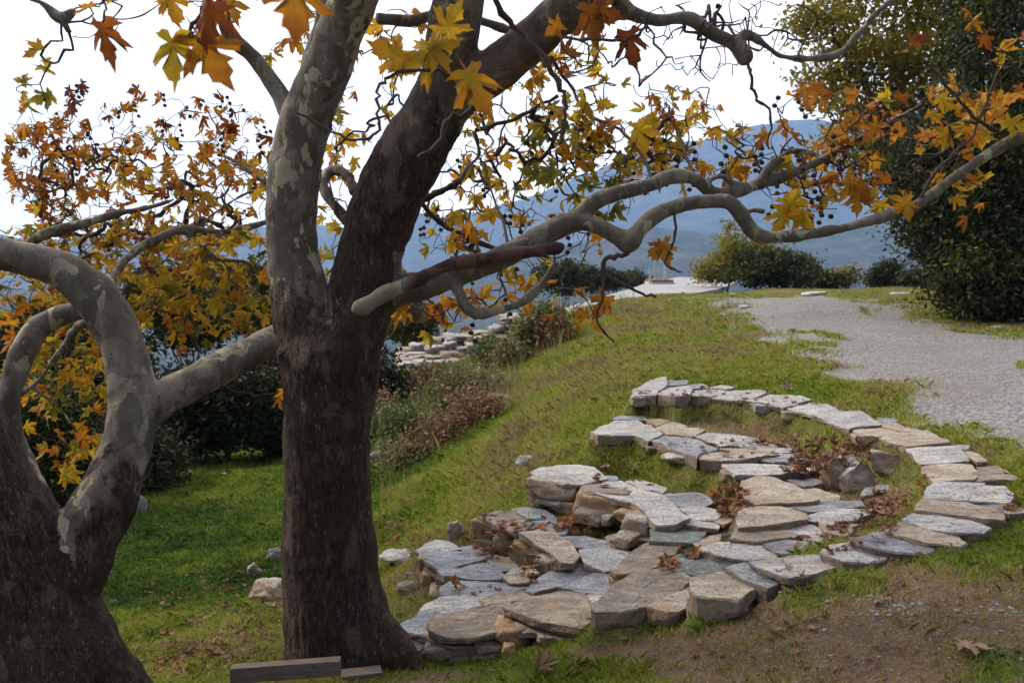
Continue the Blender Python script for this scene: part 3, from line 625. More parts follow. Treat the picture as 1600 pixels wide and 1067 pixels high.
# loose rocks (top-level things)
ROCKS = [(412,928,62,46,'tan','large pale tan rock lying on the grass just left of the middle trunk'),
 (398,893,24,26,'pale','small whitish rock above the large tan rock beside the trunk'),
 (429,868,26,22,'blue','flat grey rock half hidden behind the trunk above the tan rock'),
 (626,873,70,16,'pale','flat whitish stone lying alone right of the trunk on the grass'),
 (640,899,14,12,'greyrock','small grey stone on the dark bank right of the trunk'),
 (640,922,44,20,'brown','dark wedge of stone sticking out of the bank left of the lowest tier'),
 (714,832,30,38,'brown','upright brown stone standing behind the lowest stone tier'),
 (822,722,36,20,'greyrock','dark jagged rock in the green bank above the third tier'),
 (589,713,24,24,'pale','pale boulder low behind the right edge of the trunk'),
 (296,741,11,12,'pale','small white stone on the far left lawn near the bushes'),
 (348,742,11,8,'pale','small round white stone right of another on the far lawn'),
 (370,672,26,22,'pale','pale rock under the dark bushes above the lawn'),
 (215,790,26,34,'greyrock','grey rock at the foot of the bush beside the curved stem'),
 (768,608,40,9,'pale','long flat pale rock in the shrubby bank, upper of two'),
 (782,622,44,9,'pale','long flat pale rock in the shrubby bank, lower of two'),
 (1275,459,44,6,'marble','flat white rock at the far end of the gravel track'),
 (1146,460,14,4,'marble','tiny white rock at the left edge of the gravel track'),
 (1166,479,20,6,'marble','low white rock bedded in the start of the gravel track'),
 (1410,459,34,5,'marble','flat white rock on the grass left of the dark tree'),
 (1578,512,44,5,'marble','flat pale rock on the grass under the dark tree')]
for k, (cx, cy, w_, h_, m, lab) in enumerate(ROCKS):
    p, nn = hit(cx, cy + h_ * .35)
    if p is None: continue
    Y = p.y; sc = Y / F; V, Fc = rock_mesh((p.x, p.y + w_ * sc * .2, p.z + h_ * sc * .25), (w_ * sc, w_ * sc * .7, max(h_ * sc * 1.1, .03)), random.uniform(-.5, .5), 700 + k, 4, .45, .24)
    tag(own_origin(mesh('rock', V, Fc, M[m]), (p.x, p.y, p.z)), lab, 'rock', 'loose rocks lying about')
# pebbles on the dirt and gravel: stuff
def pebbles(name, boxes, sz, mat, label_hint=None):
    Vs = []; Fs = []; b = 0
    ico = rock_mesh((0, 0, 0), (1, 1, 1), 0, 5, 1, .2, .1)
    for (x0, y0, x1, y1, n) in boxes:
        for q in range(n):
            p, nn = hit(random.uniform(x0, x1), random.uniform(y0, y1))
            if p is None or gridval(UNDER.astype(float), np.array([p.x]), np.array([p.y]))[0] > 0: continue
            s = sz * random.choice([.4, .6, .6, .9, 1.3]); a = random.random() * 6.3; V = ico[0] * [s, s * random.uniform(.5, 1), s * random.uniform(.25, .5)]
            V = np.c_[V[:, 0] * math.cos(a) - V[:, 1] * math.sin(a), V[:, 0] * math.sin(a) + V[:, 1] * math.cos(a), V[:, 2]] + np.array(p)
            Vs.append(V); Fs.append(ico[1] + b); b += len(V)
    tag(mesh(name, np.vstack(Vs), np.vstack(Fs), mat), kind='stuff')
pebbles('pebbles', [(700,960,1600,1067,1800),(1150,900,1600,1000,500),(620,1030,900,1067,150),(160,960,430,1067,120)], .013, simple('pebble_stone', (.08, .06, .048), (.26, .21, .17), 7))
pebbles('slate_chips', [(1320,930,1450,962,60),(1200,890,1330,925,30),(1500,930,1600,960,16),(230,880,300,960,60),(1230,940,1600,1067,25)], .024, M['greyrock'])
pebbles('track_gravel', [(1130,475,1600,640,3600),(1350,600,1600,700,900),(180,860,440,1000,60)], .02, simple('gravel_stone', (.17, .165, .165), (.40, .39, .38), 5))

# ---------------------------------------------------------------- wood: limbs, twigs, leaves
def catmull(P, n):
    P = np.asarray(P, float); k = len(P); o = []
    for i in range(k - 1):
        a = P[max(i - 1, 0)]; b = P[i]; c = P[i + 1]; d_ = P[min(i + 2, k - 1)]
        for j in range(n):
            t = j / n; o.append(.5 * (2 * b + (c - a) * t + (2 * a - 5 * b + 4 * c - d_) * t * t + (3 * b - a - 3 * c + d_) * t ** 3))
    o.append(P[-1]); return np.array(o)
def limb(pp, n=6):
    """rows of px, py, depth, width in px -> xyz, radius"""
    Q = []
    for (px, py, Y, wd) in pp:
        c = at_y(px, py, Y); Q.append((*c, wd * (.5 if wd > 95 else .465) * Y / F))
    Q = catmull(Q, n); Q[:, 3] = np.maximum(Q[:, 3], .0018); return Q
def tube(Q, seg=10, cap=True):
    P = Q[:, :3]; r = Q[:, 3]; n = len(P); T = np.gradient(P, axis=0); T /= np.linalg.norm(T, axis=1, keepdims=True) + 1e-12
    up = np.array([.3, 1., .2]); N = []; nrm = np.cross(T[0], up); nrm /= np.linalg.norm(nrm) + 1e-9
    for i in range(n):
        nrm = nrm - T[i] * (nrm @ T[i]); nrm /= np.linalg.norm(nrm) + 1e-9; N.append(nrm)
    N = np.array(N); B = np.cross(T, N); a = np.arange(seg) / seg * 2 * math.pi
    V = P[:, None, :] + r[:, None, None] * (N[:, None, :] * np.cos(a)[None, :, None] + B[:, None, :] * np.sin(a)[None, :, None])
    V = V.reshape(-1, 3); i, j = np.meshgrid(np.arange(n - 1), np.arange(seg), indexing='ij'); i = i.ravel(); j = j.ravel()
    Fq = np.c_[i * seg + j, i * seg + (j + 1) % seg, (i + 1) * seg + (j + 1) % seg, (i + 1) * seg + j]
    if not cap: return V, Fq
    V = np.vstack([V, P[0] - T[0] * r[0] * .4, P[-1] + T[-1] * r[-1] * .4]); k = len(V) - 2
    jj = np.arange(seg); j2 = (jj + 1) % seg
    c0 = np.c_[j2, jj, np.full(seg, k), np.full(seg, k)]; e = (n - 1) * seg; c1 = np.c_[e + jj, e + j2, np.full(seg, k + 1), np.full(seg, k + 1)]
    return V, [tuple(f) for f in Fq] + [tuple(f[:3]) for f in c0] + [tuple(f[:3]) for f in c1]
def wood_mesh(name, limbs, parent, voxel, smoothf, redf=None, mat='bark', rough_amp=.006):
    """union the limbs of one tree into one continuous surface"""
    V = []; Fc = []; b = 0
    for Q in limbs:
        v, f = tube(Q, 20); V.append(v); Fc += [tuple(int(i) + b for i in q) for q in f]; b += len(v)
    me = bpy.data.meshes.new('tmp'); me.from_pydata(np.vstack(V).tolist(), [], Fc); me.update()
    o = bpy.data.objects.new('tmp', me); COL.objects.link(o)
    md = o.modifiers.new('r', 'REMESH'); md.mode = 'VOXEL'; md.voxel_size = voxel; md.use_smooth_shade = True
    ms = o.modifiers.new('s', 'SMOOTH'); ms.iterations = 7; ms.factor = .5
    bpy.context.view_layer.update(); dg = bpy.context.evaluated_depsgraph_get(); m2 = bpy.data.meshes.new_from_object(o.evaluated_get(dg))
    bpy.data.objects.remove(o); bpy.data.meshes.remove(me)
    n = len(m2.vertices); co = np.empty(n * 3, np.float32); m2.vertices.foreach_get('co', co); co = co.reshape(-1, 3).astype(float)
    no = np.empty(n * 3, np.float32); m2.vertices.foreach_get('normal', no); no = no.reshape(-1, 3)
    sm = smoothf(co); red = redf(co) if redf else np.zeros(n)
    q = np.c_[co[:, 0], co[:, 1], co[:, 2] * .22]
    rg = np.abs(fbm(q, 26, 3)) * 1.6 - .4
    amp = np.where(sm < .5, rough_amp, .0012)
    dsp = rg * amp + fbm(co, 5, 3) * .014 * np.where(sm < .5, 1, .55) + fbm(co, 16, 2, 4.) * .006 + fbm(co, 9, 2, 14.) * .007
    co = co + no * dsp[:, None]
    Fq = np.empty(len(m2.loops), np.int32); m2.loops.foreach_get('vertex_index', Fq)
    base = np.array(parent.location); m2.vertices.foreach_set('co', (co - base).astype(np.float32).ravel()); m2.update()
    m2.polygons.foreach_set('use_smooth', np.ones(len(m2.polygons), bool))
    for k, a in (('smoothbark', sm), ('redbark_shade', red)):
        at = m2.attributes.new(k, 'FLOAT', 'POINT'); at.data.foreach_set('value', np.asarray(a, np.float32))
    m2.name = name; m2.materials.clear(); m2.materials.append(M[mat]); r = bpy.data.objects.new(name, m2); COL.objects.link(r); r.parent = parent
    print(name, n); return r

# leaf outline (palmate, toothed), unit height
HALF = [(0, 0), (.14, -.07), (.27, -.15), (.33, -.09), (.48, -.09), (.39, .0), (.22, .11), (.36, .17), (.40, .27), (.50, .32), (.64, .47), (.50, .45), (.46, .53), (.36, .46), (.28, .42), (.15, .33), (.17, .47), (.30, .57), (.21, .63), (.22, .76), (.11, .80), (0, 1.05)]
OUT = np.array(HALF + [(-x, y) for x, y in HALF[-2:0:-1]], float); OUT[:, 1] += .0
LC = np.array([[0, .2]]); LV = np.vstack([OUT, LC]); LN = len(OUT)
LF = np.array([[i, (i + 1) % LN, LN] for i in range(LN)])
# petiole as a thin sliver
LV = np.vstack([LV, [[.012, 0], [-.012, 0], [0, -.42]]]); LF = np.vstack([LF, [[LN + 1, LN + 2, LN + 3]]])
def leaves_mesh(name, items, mat, parent=None, lift=0):
    """items: pos, dir (petiole->tip), normal, size, hue, curl"""
    n = len(items); k = len(LV); V = np.empty((n, k, 3)); hue = np.empty((n, k))
    for i, (p, dr, nr, s, h, cu) in enumerate(items):
        dr = np.array(dr, float); dr /= np.linalg.norm(dr); nr = np.array(nr, float); nr -= dr * (nr @ dr); nr /= np.linalg.norm(nr) + 1e-9
        sd = np.cross(dr, nr); x = LV[:, 0]; y = LV[:, 1]; ph = random.random() * 6
        x = x + rng.normal(size=k) * .022; y = y + rng.normal(size=k) * .022
        z = -cu * (np.abs(x) ** 1.3 * 1.1 + .55 * np.clip(y - .3, 0, 2) ** 2) + .05 * np.sin(x * 11 + ph) + .04 * np.sin(y * 9 + ph) 
        x = x * (1 - .25 * abs(cu)) * random.uniform(.85, 1.1)
        y2 = y + random.uniform(-.12, .12) * x
        V[i] = np.array(p) + s * (x[:, None] * sd + (y2[:, None]) * dr + z[:, None] * nr)
        hue[i] = h + .30 * np.clip(np.hypot(x, y - .2) - .38, 0, 1) * random.uniform(-.3, 1.4) - .10 * (np.hypot(x, y - .2) < .1)
    Fc = (LF[None] + (np.arange(n) * k)[:, None, None]).reshape(-1, 3)
    return mesh(name, V.reshape(-1, 3), Fc, M[mat], parent, attrs={'hue': hue.ravel()})

class Grow:
    def __init__(s): s.P = []; s.par = []; s.root = []; s.L = []; s.fruit = []; s.lf = {}
    def chain(s, Q, thin=False, dense=2):
        """limb centre line as graph nodes; thin ones get a twig tube"""
        Q = Q[::dense] if len(Q) > 6 else Q; prev = -1
        for q in Q:
            s.P.append(q[:3]); s.par.append(prev); s.root.append(True); prev = len(s.P) - 1
    def grow(s, A, step=.05, jit=.26):
        """attach each attractor to the nearest wood, nearest first"""
        A = np.array(A); n = len(A); P = np.array(s.P); D = np.full(n, 1e9); J = np.zeros(n, int)
        for i in range(n):
            d_ = np.linalg.norm(P - A[i], axis=1); J[i] = d_.argmin(); D[i] = d_[J[i]]
        alive = np.ones(n, bool)
        for _ in range(n):
            i = np.where(alive, D, 1e9).argmin(); alive[i] = False; a = np.array(s.P[J[i]]); b = A[i]; L = np.linalg.norm(b - a)
            k = max(2, int(L / step)); prev = J[i]; new = []
            side = rng.normal(size=3); side -= (b - a) * (side @ (b - a)) / (L * L + 1e-9); side /= np.linalg.norm(side) + 1e-9
            for j in range(1, k + 1):
                t = j / k; q = a + (b - a) * t + side * math.sin(t * math.pi) * L * .16 + rng.normal(size=3) * step * jit * (0 if j == k else 1)
                q[2] -= 0
                s.P.append(q); s.par.append(prev); s.root.append(False); prev = len(s.P) - 1; new.append(q)
            s.lf[i] = prev; N = np.array(new); m = np.where(alive)[0]
            if len(m):
                dd_ = np.linalg.norm(A[m][:, None] - N[None], axis=2); jm = dd_.argmin(1); dm = dd_[np.arange(len(m)), jm]
                u = dm < D[m]; J[m[u]] = len(s.P) - len(new) + jm[u]; D[m[u]] = dm[u]
    def build(s, name, parent, r0=.0018, g=.0010, rmax=.016):
        n = len(s.P); cnt = np.zeros(n); kids = [[] for _ in range(n)]
        for i in range(n):
            if s.par[i] >= 0 and not s.root[i]: kids[s.par[i]].append(i)
        for i in range(n - 1, -1, -1):
            if not s.root[i]:
                cnt[i] = max(cnt[i], 1)
                p = s.par[i]
                if not s.root[p]: cnt[p] += cnt[i] if len(kids[p]) > 1 or True else 0
        V = []; Fc = []; b = 0
        rad = np.minimum(r0 + g * np.sqrt(np.maximum(cnt - 1, 0)), rmax)
        # chains: start at nodes whose parent has several kids or is wood
        for i in range(n):
            if s.root[i]: continue
            p = s.par[i]
            main = (not s.root[p]) and kids[p] and max(kids[p], key=lambda q: cnt[q]) == i
            if main: continue
            ch = [p, i]; c = i
            while kids[c]: c = max(kids[c], key=lambda q: cnt[q]); ch.append(c)
            Q = np.array([(*s.P[q], rad[q] if not s.root[q] else rad[i] * 1.15) for q in ch])
            for q_ in range(2, len(Q), 3): Q[q_, 3] *= 1.35     # knobbly nodes
            if len(Q) > 2: Q = catmull(Q, 2)
            v, f = tube(Q, 5, False); V.append(v); Fc.append(f + b); b += len(v)
        return mesh(name, np.vstack(V), np.vstack(Fc), M['twig'], parent, smooth=True)

def cloud(cx, cy, rx, ry, Y0, Y1, n):
    o = []
    while len(o) < n:
        x, y = random.uniform(-1, 1), random.uniform(-1, 1)
        if x * x + y * y > 1: continue
        o.append(at_y(cx + x * rx, cy + y * ry, random.uniform(Y0, Y1)))
    return o
def leaf_item(p, hue, size, facing=.5, droop=.6):
    dr = np.array([random.gauss(0, .8), random.gauss(0, .8), random.gauss(-droop, .6)])
    nr = np.array([random.gauss(0, .9), -facing + random.gauss(0, .7), random.gauss(.4, .8)])
    return (p, dr, nr, size, hue, random.choice([-.6, .3, .5, .8, 1.1, 1.4]))
def crown(parent, G, clusters, extra=(), twigname='twigs'):
    A = []; spec = []
    for (cx, cy, rx, ry, Y0, Y1, n, lp, hm, hs, fp) in clusters:
        for p in cloud(cx, cy, rx, ry, Y0, Y1, n): A.append(p); spec.append((lp, hm, hs, fp))
    G.grow(A); G.build(twigname, parent)
    it = []; fr = []
    for p, (lp, hm, hs, fp) in zip(A, spec):
        if random.random() < lp:
            for k in range(random.choice([1, 1, 1, 1, 2])):
                it.append(leaf_item(np.array(p) + rng.normal(size=3) * .035, np.clip(random.gauss(hm, hs), .02, 1), random.uniform(.055, .112)))
        if random.random() < fp: fr.append(p)
    for e in extra: it.append(e)
    leaves_mesh('foliage', it, 'leaf', parent)
    # hanging seed balls on threads
    ico = rock_mesh((0, 0, 0), (1, 1, 1), 0, 3, 2, 0, .12)
    for p in fr[:95]:
        V = []; Fc = []; b = 0
        p = np.array(p); q = p.copy()
        for k in range(random.choice([1, 2, 3, 4])):
            q2 = q + np.array([random.gauss(0, .012), random.gauss(0, .012), -.035 if k or random.random() < .7 else .04])
            v, f = tube(np.array([(*q, .0012), (*q2, .0012)]), 3, False); V.append(v); Fc.append(np.vstack([f[:, [0, 1, 2]], f[:, [0, 2, 3]]]) + b); b += len(v)
            v = ico[0] * .025 + q2; V.append(v); Fc.append(ico[1] + b); b += len(v); q = q2
        mesh('seed_cluster', np.vstack(V), np.vstack(Fc), M['fruit'], parent, smooth=True)
    print('leaves', len(it))

# middle plane tree
base = at_z(545, 1045, -1.78)
T1 = empty('plane_tree', (base[0], 3.85, -1.8), 'large plane tree with dark rough forked trunk in the middle, long limb reaching right', 'tree', 'plane trees')
Lm = {}
Lm['trunk'] = limb([(552,1085,3.85,235),(548,1050,3.85,212),(534,1000,3.83,182),(522,940,3.82,164),(517,880,3.8,154),(512,800,3.78,143),(511,700,3.75,136),(515,620,3.72,144),(518,560,3.7,158),(517,530,3.7,140),(518,500,3.7,110)])
Lm['A'] = limb([(510,640,3.72,90),(495,570,3.7,100),(474,490,3.7,98),(459,410,3.7,88),(456,340,3.7,85),(463,250,3.68,84),(478,190,3.66,82),(505,120,3.62,80),(532,50,3.56,77),(556,-10,3.5,76),(590,-90,3.4,72),(650,-260,3.2,60),(690,-480,3.0,44),(760,-760,2.9,22)])
Lm['B'] = limb([(525,640,3.72,90),(540,560,3.7,106),(560,480,3.7,104),(578,400,3.68,102),(602,320,3.66,104),(640,245,3.62,102),(682,175,3.56,98),(702,110,3.5,88),(710,40,3.42,86),(720,-30,3.35,84),(730,-120,3.2,78),(700,-330,3.1,60),(640,-600,3.0,40),(650,-850,3.0,20)])
Lm['B2'] = limb([(690,185,3.54,70),(730,138,3.5,76),(780,103,3.45,74),(835,60,3.38,70),(885,15,3.3,70),(935,-30,3.2,70),(1000,-90,3.1,64),(1130,-210,3.0,52),(1230,-400,2.9,36),(1380,-600,2.9,18)])
Lm['A1'] = limb([(470,220,3.7,30),(447,168,3.7,36),(430,137,3.7,30),(403,98,3.68,28),(375,72,3.66,26),(356,50,3.62,24),(348,10,3.58,20),(345,-40,3.5,18)])
Lm['A2'] = limb([(478,200,3.8,40),(484,120,3.8,38),(497,70,3.78,32),(508,20,3.75,28),(512,-40,3.7,28)])
Lm['hook'] = limb([(562,370,3.8,24),(535,335,3.85,22),(512,305,3.9,24),(505,282,3.95,20),(522,266,4.0,18),(543,276,3.9,18),(556,302,3.8,18)])
Lm['long'] = limb([(560,480,3.72,66),(620,455,3.66,54),(680,440,3.63,44),(740,420,3.62,42),(800,394,3.62,42),(860,362,3.64,38),(905,342,3.66,37)])
Lm['upper'] = limb([(880,352,3.66,34),(908,335,3.67,32),(928,316,3.7,30),(962,302,3.72,26),(1010,292,3.75,25),(1050,276,3.78,25),(1085,280,3.8,22),(1115,301,3.84,22),(1150,300,3.9,20),(1200,285,3.95,17),(1260,262,4.0,15),(1330,225,4.05,13),(1400,186,4.1,10),(1445,165,4.15,6)])
Lm['lower'] = limb([(880,352,3.66,34),(910,346,3.66,33),(938,356,3.64,30),(966,370,3.62,31),(984,380,3.6,34),(1000,356,3.62,27),(1040,328,3.64,25),(1090,316,3.66,24),(1135,315,3.68,27),(1156,335,3.68,27),(1176,361,3.68,28),(1204,371,3.7,22),(1260,366,3.72,19),(1320,356,3.75,18),(1380,339,3.78,18),(1430,322,3.8,18),(1480,286,3.8,19),(1540,245,3.8,21),(1600,212,3.8,24),(1700,170,3.8,24),(1850,60,3.8,18),(1980,-40,3.8,10)], 5)
Lm['sub1'] = limb([(1185,289,3.93,14),(1205,258,3.95,12),(1238,237,4,11),(1280,244,4.05,10),(1318,266,4.1,8)])
Lm['sub2'] = limb([(1095,290,3.85,12),(1125,276,3.85,11),(1155,290,3.9,11),(1188,282,3.95,10),(1230,250,4.0,8)])
Lm['hang'] = limb([(700,432,3.62,16),(715,452,3.6,20),(725,475,3.58,20),(747,490,3.58,19),(782,484,3.6,15),(820,470,3.62,15),(850,440,3.65,12),(866,410,3.68,10),(862,385,3.7,7)])
Lm['stubup'] = limb([(1160,345,3.68,12),(1172,330,3.7,9),(1195,330,3.72,7)])
Lm['top'] = limb([(925,-40,3.3,34),(955,-10,3.35,30),(985,20,3.4,25),(1030,32,3.4,22),(1075,28,3.42,20),(1108,50,3.44,19),(1142,66,3.44,20),(1160,82,3.44,26),(1166,98,3.44,22)])
Lm['top2'] = limb([(1150,72,3.44,15),(1165,54,3.46,16),(1195,70,3.48,13),(1222,88,3.5,12),(1270,92,3.55,13),(1310,84,3.58,12),(1345,50,3.62,11),(1372,18,3.65,10),(1430,-25,3.7,9)])
Lm['midr'] = limb([(630,330,3.9,18),(668,309,4.0,15),(712,287,4.1,13),(730,262,4.15,12),(748,240,4.2,10),(740,205,4.2,8)])
Lm['back1'] = limb([(590,30,3.9,20),(640,32,4.0,19),(700,22,4.05,18),(770,40,4.1,16),(810,52,4.1,12)])
Lm['burl'] = limb([(480,570,3.64,70),(450,556,3.6,44),(437,550,3.58,24)])
Lm['root1'] = limb([(560,960,3.78,70),(610,1010,3.75,80),(655,1052,3.72,40)])
Lm['root2'] = limb([(500,980,3.75,60),(470,1030,3.7,60),(450,1075,3.66,40)])
def seg_dist(co, Q):
    P = Q[:, :3]; return np.min(np.linalg.norm(co[:, None, :] - P[None, ::2, :], axis=2), axis=1)
ZF = at_y(500, 470, 3.7)[2]
def sm1(co):
    z = co[:, 2] + .18 * fbm(co, 3, 3)
    # smooth bark high up; the right-hand stem stays rough further up
    px = co[:, 0] / co[:, 1] * F + 800
    z = co[:, 2] + .5 * fbm(co * [1, 1, .5], 5, 4); lim = np.where(px < 520, at_y(0, 415, 3.7)[2], at_y(0, 210, 3.7)[2])
    s = np.clip(.5 + (z - lim) * 1.3, 0, 1)
    return np.where(px > 612, np.maximum(s, np.where((co[:, 2] > at_y(0, 520, 3.7)[2]) & (px > 615) & (co[:, 2] < at_y(0, 395, 3.7)[2]), 1, np.where(px > 720, 1, s))), s)
def red_shade0(co):  # right-hand stem: darker brown bark, with the shade on it painted in too
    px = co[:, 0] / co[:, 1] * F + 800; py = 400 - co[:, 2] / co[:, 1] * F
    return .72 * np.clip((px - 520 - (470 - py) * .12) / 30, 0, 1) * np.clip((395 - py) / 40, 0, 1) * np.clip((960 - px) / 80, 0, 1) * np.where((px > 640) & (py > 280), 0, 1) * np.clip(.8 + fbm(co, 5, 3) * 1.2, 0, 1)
wood_mesh('trunk', [Lm[k] for k in Lm], T1, .0085, sm1, red_shade0)
brk = limb([(a_, b__, c__, d__ * .82) for a_, b__, c__, d__ in [(553,488,3.45,14),(564,480,3.46,34),(584,470,3.47,28),(604,458,3.48,36),(630,446,3.49,28),(660,432,3.5,32),(690,418,3.51,27),(724,410,3.52,30),(770,402,3.54,27),(810,396,3.55,30),(850,391,3.57,25),(872,388,3.58,27),(880,382,3.58,10)]])
def red1(co):
    px = co[:, 0] / co[:, 1] * F + 800; return np.clip((px - 612) / 30 + fbm(co, 9, 3) * 2.5, -1, 1)
b_ = wood_mesh('broken_branch', [brk], T1, .006, lambda c: np.ones(len(c)), red1); b_['label'] = 'red-brown dead branch with a snapped pale end'
G = Grow()
for k in ('A1', 'long', 'upper', 'lower', 'sub1', 'sub2', 'hang', 'top', 'top2', 'midr', 'back1', 'A2', 'hook', 'B2'): G.chain(Lm[k])
thin = [[(984,385,3.6,9),(978,396,3.6,8),(948,404,3.6,8),(946,428,3.6,7),(985,450,3.6,5),(1024,464,3.6,4)], [(946,424,3.6,5),(940,470,3.6,5),(934,505,3.6,4),(962,536,3.6,3)], [(1052,330,3.64,5),(1054,375,3.62,4),(1040,412,3.6,4),(1064,425,3.6,3)],
 [(1168,96,3.44,6),(1172,116,3.4,5),(1180,150,3.4,5),(1206,176,3.4,4),(1198,235,3.4,3)], [(760,-20,2.5,9),(795,32,2.6,10),(832,72,2.6,9),(868,122,2.6,9),(882,160,2.6,7),(880,200,2.6,6),(876,228,2.6,5)],
 [(690,-30,2.6,13),(708,30,2.6,13),(706,80,2.6,12),(714,128,2.6,11),(740,152,2.6,9),(733,178,2.6,9),(696,190,2.6,8),(690,222,2.6,8),(654,246,2.6,6)], [(714,120,2.6,6),(670,108,2.5,6),(612,116,2.5,6),(592,150,2.5,5),(592,195,2.5,5),(572,218,2.5,5),(520,205,2.5,4),(462,174,2.5,4)],
 [(1440,165,4.1,6),(1350,215,4.0,5),(1300,240,3.9,4)], [(1600,212,3.8,8),(1540,195,3.75,6),(1500,160,3.7,5),(1450,100,3.7,4)], [(1430,322,3.8,6),(1470,260,3.75,5),(1520,210,3.75,4),(1560,110,3.75,4)], [(1020,294,3.75,6),(1000,240,3.9,5),(960,195,4.1,5),(920,180,4.3,5),(880,120,4.4,5),(860,90,4.2,7)],
 [(870,150,4.3,5),(800,186,4.3,6),(745,205,4.2,8)], [(1090,290,3.8,6),(1060,210,4.1,4),(1040,160,4.2,3)], [(800,394,3.6,6),(780,330,3.8,4),(750,255,4,3)], [(345,-30,2.0,9),(318,15,2.0,7),(300,55,2.0,6),(330,72,2.0,4)], [(150,-40,2.0,6),(162,5,2.0,4),(163,36,2.0,3)], [(440,-40,1.5,6),(455,-10,1.4,5)], [(300,55,2,5),(275,60,2,3)],
 [(880,60,3.2,5),(930,62,3.0,5),(985,60,3.0,5),(1010,40,3.0,5)], [(640,300,4.2,8),(700,355,4.6,8),(780,390,4.8,8),(860,400,4.8,6)]]
for t in thin:
    Q = limb(t, 5); Q[:, :3] += rng.normal(size=(len(Q), 3)) * .004; Q[::4, 3] *= 1.3; G.chain(Q, dense=1); v, f = tube(Q, 7, False); mesh('hanging_twig', v, f, M['twig'], T1, smooth=True)
def nl(px, py, Y, spx, hue, ang, cu, tilt=.2):
    """a near leaf: pixel of its middle, depth, height in px, hue, direction of its tip (deg, 0 = right, -90 = down)"""
    a = R(ang); dr = np.array([math.cos(a), random.uniform(-.2, .2), math.sin(a)]); s = spx * Y / F
    p = at_y(px, py, Y) - dr * s * .4; return (p, dr, np.array([random.gauss(0, tilt), -1, random.gauss(0, tilt)]), s, hue, cu)
near = [nl(162,62,2.0,72,.82,-80,1.0,.8), nl(330,88,2.0,100,.66,-60,.2), nl(268,92,2.0,84,.42,-95,.3,.4), nl(322,35,1.95,74,.84,-100,.8,.5), nl(462,4,1.4,100,.60,-90,.3), nl(266,10,2.2,60,.6,-70,.4), nl(655,88,2.5,84,.50,-160,.5,.4),
 nl(606,82,2.5,72,.52,150,.3,.4), nl(706,30,2.5,56,.48,60,.2), nl(745,140,2.5,84,.55,-60,.5,.3), nl(690,70,2.5,60,.46,20,.6), nl(985,72,3.0,60,.88,-75,1.0,.5), nl(925,35,3.0,66,.76,-80,.8), nl(948,18,3.0,50,.72,-20,.6), nl(940,478,3.6,44,.70,-120,.3), nl(1040,395,3.6,44,.60,-70,.5), nl(1418,326,3.75,36,.56,-80,.2),
 nl(1440,60,3.6,34,.9,10,.9), nl(1590,195,3.7,40,.45,-20,.3), nl(1240,330,3.7,58,.46,-60,.6), nl(1222,345,3.7,50,.5,-110,.7), nl(1262,342,3.7,50,.52,-50,.6), nl(1238,318,3.75,44,.4,-150,.3), nl(1350,300,3.8,44,.68,-60,.5), nl(1325,295,3.8,40,.62,-120,.5), nl(1340,318,3.8,36,.6,-90,.2), nl(855,275,3.8,40,.1,-140,.3), nl(830,270,3.9,36,.15,160,.4),
 nl(1025,390,3.6,30,.66,-140,.5), nl(1000,215,3.9,56,.5,-80,.6)]
crown(T1, G, [
 (770,215,80,110,4.2,5.2,50,.66,.42,.13,.02), (885,130,70,80,4.0,4.9,42,.8,.47,.12,.03), (880,220,70,60,4.0,4.9,30,.8,.32,.18,.05), (970,235,110,60,4.0,5.0,70,.62,.44,.14,.05), (930,300,90,50,4.0,4.8,40,.65,.28,.12,.03), (1090,225,110,60,4.1,5.0,60,.5,.52,.14,.14),
 (1060,160,60,30,4.2,4.8,8,.9,.55,.15,.05), (800,375,150,50,4.2,5.4,90,.2,.5,.14,.14), (700,330,60,50,4.4,5.2,16,.6,.5,.12,.1), (560,150,60,90,4.2,5.0,18,.8,.42,.14,.02), (640,50,70,40,4.2,5,14,.7,.6,.12,.02), (1290,290,100,50,3.8,4.4,36,.45,.5,.12,.15),
 (1290,180,80,50,3.9,4.6,40,.5,.68,.1,.2), (1480,190,110,70,3.7,4.3,50,.6,.56,.12,.05), (1550,110,60,90,3.7,4.4,18,.8,.64,.1,.03), (1500,300,50,40,3.7,4.0,8,.8,.58,.1,.05), (700,478,80,34,3.8,4.6,26,.85,.56,.1,.1), (840,445,80,26,4.0,5.0,16,.5,.6,.1,.1), (930,475,40,30,3.8,4.4,5,.9,.62,.1,0),
 (1150,50,170,60,3.2,4.0,80,.02,.6,.1,.02), (1060,90,110,50,3.2,3.9,34,.0,.6,.1,.0), (900,70,70,60,3.0,3.6,16,.15,.7,.1,.02), (1180,250,130,60,3.8,4.4,90,.1,.6,.1,.1), (1400,230,110,60,3.8,4.4,46,.2,.6,.1,.06), (800,300,150,80,4.2,5.2,110,.12,.5,.14,.03), (960,200,140,80,4.0,5.0,90,.12,.5,.14,.03), (1330,260,150,60,3.8,4.4,60,.1,.6,.1,.03), (700,170,100,90,4.0,5.0,50,.1,.5,.1,.02), (470,60,50,50,3.8,4.6,12,.7,.5,.14,.02), (520,300,26,110,4.4,5.2,26,.85,.48,.12,0), (505,440,20,60,4.6,5.2,12,.9,.48,.1,0)], near)

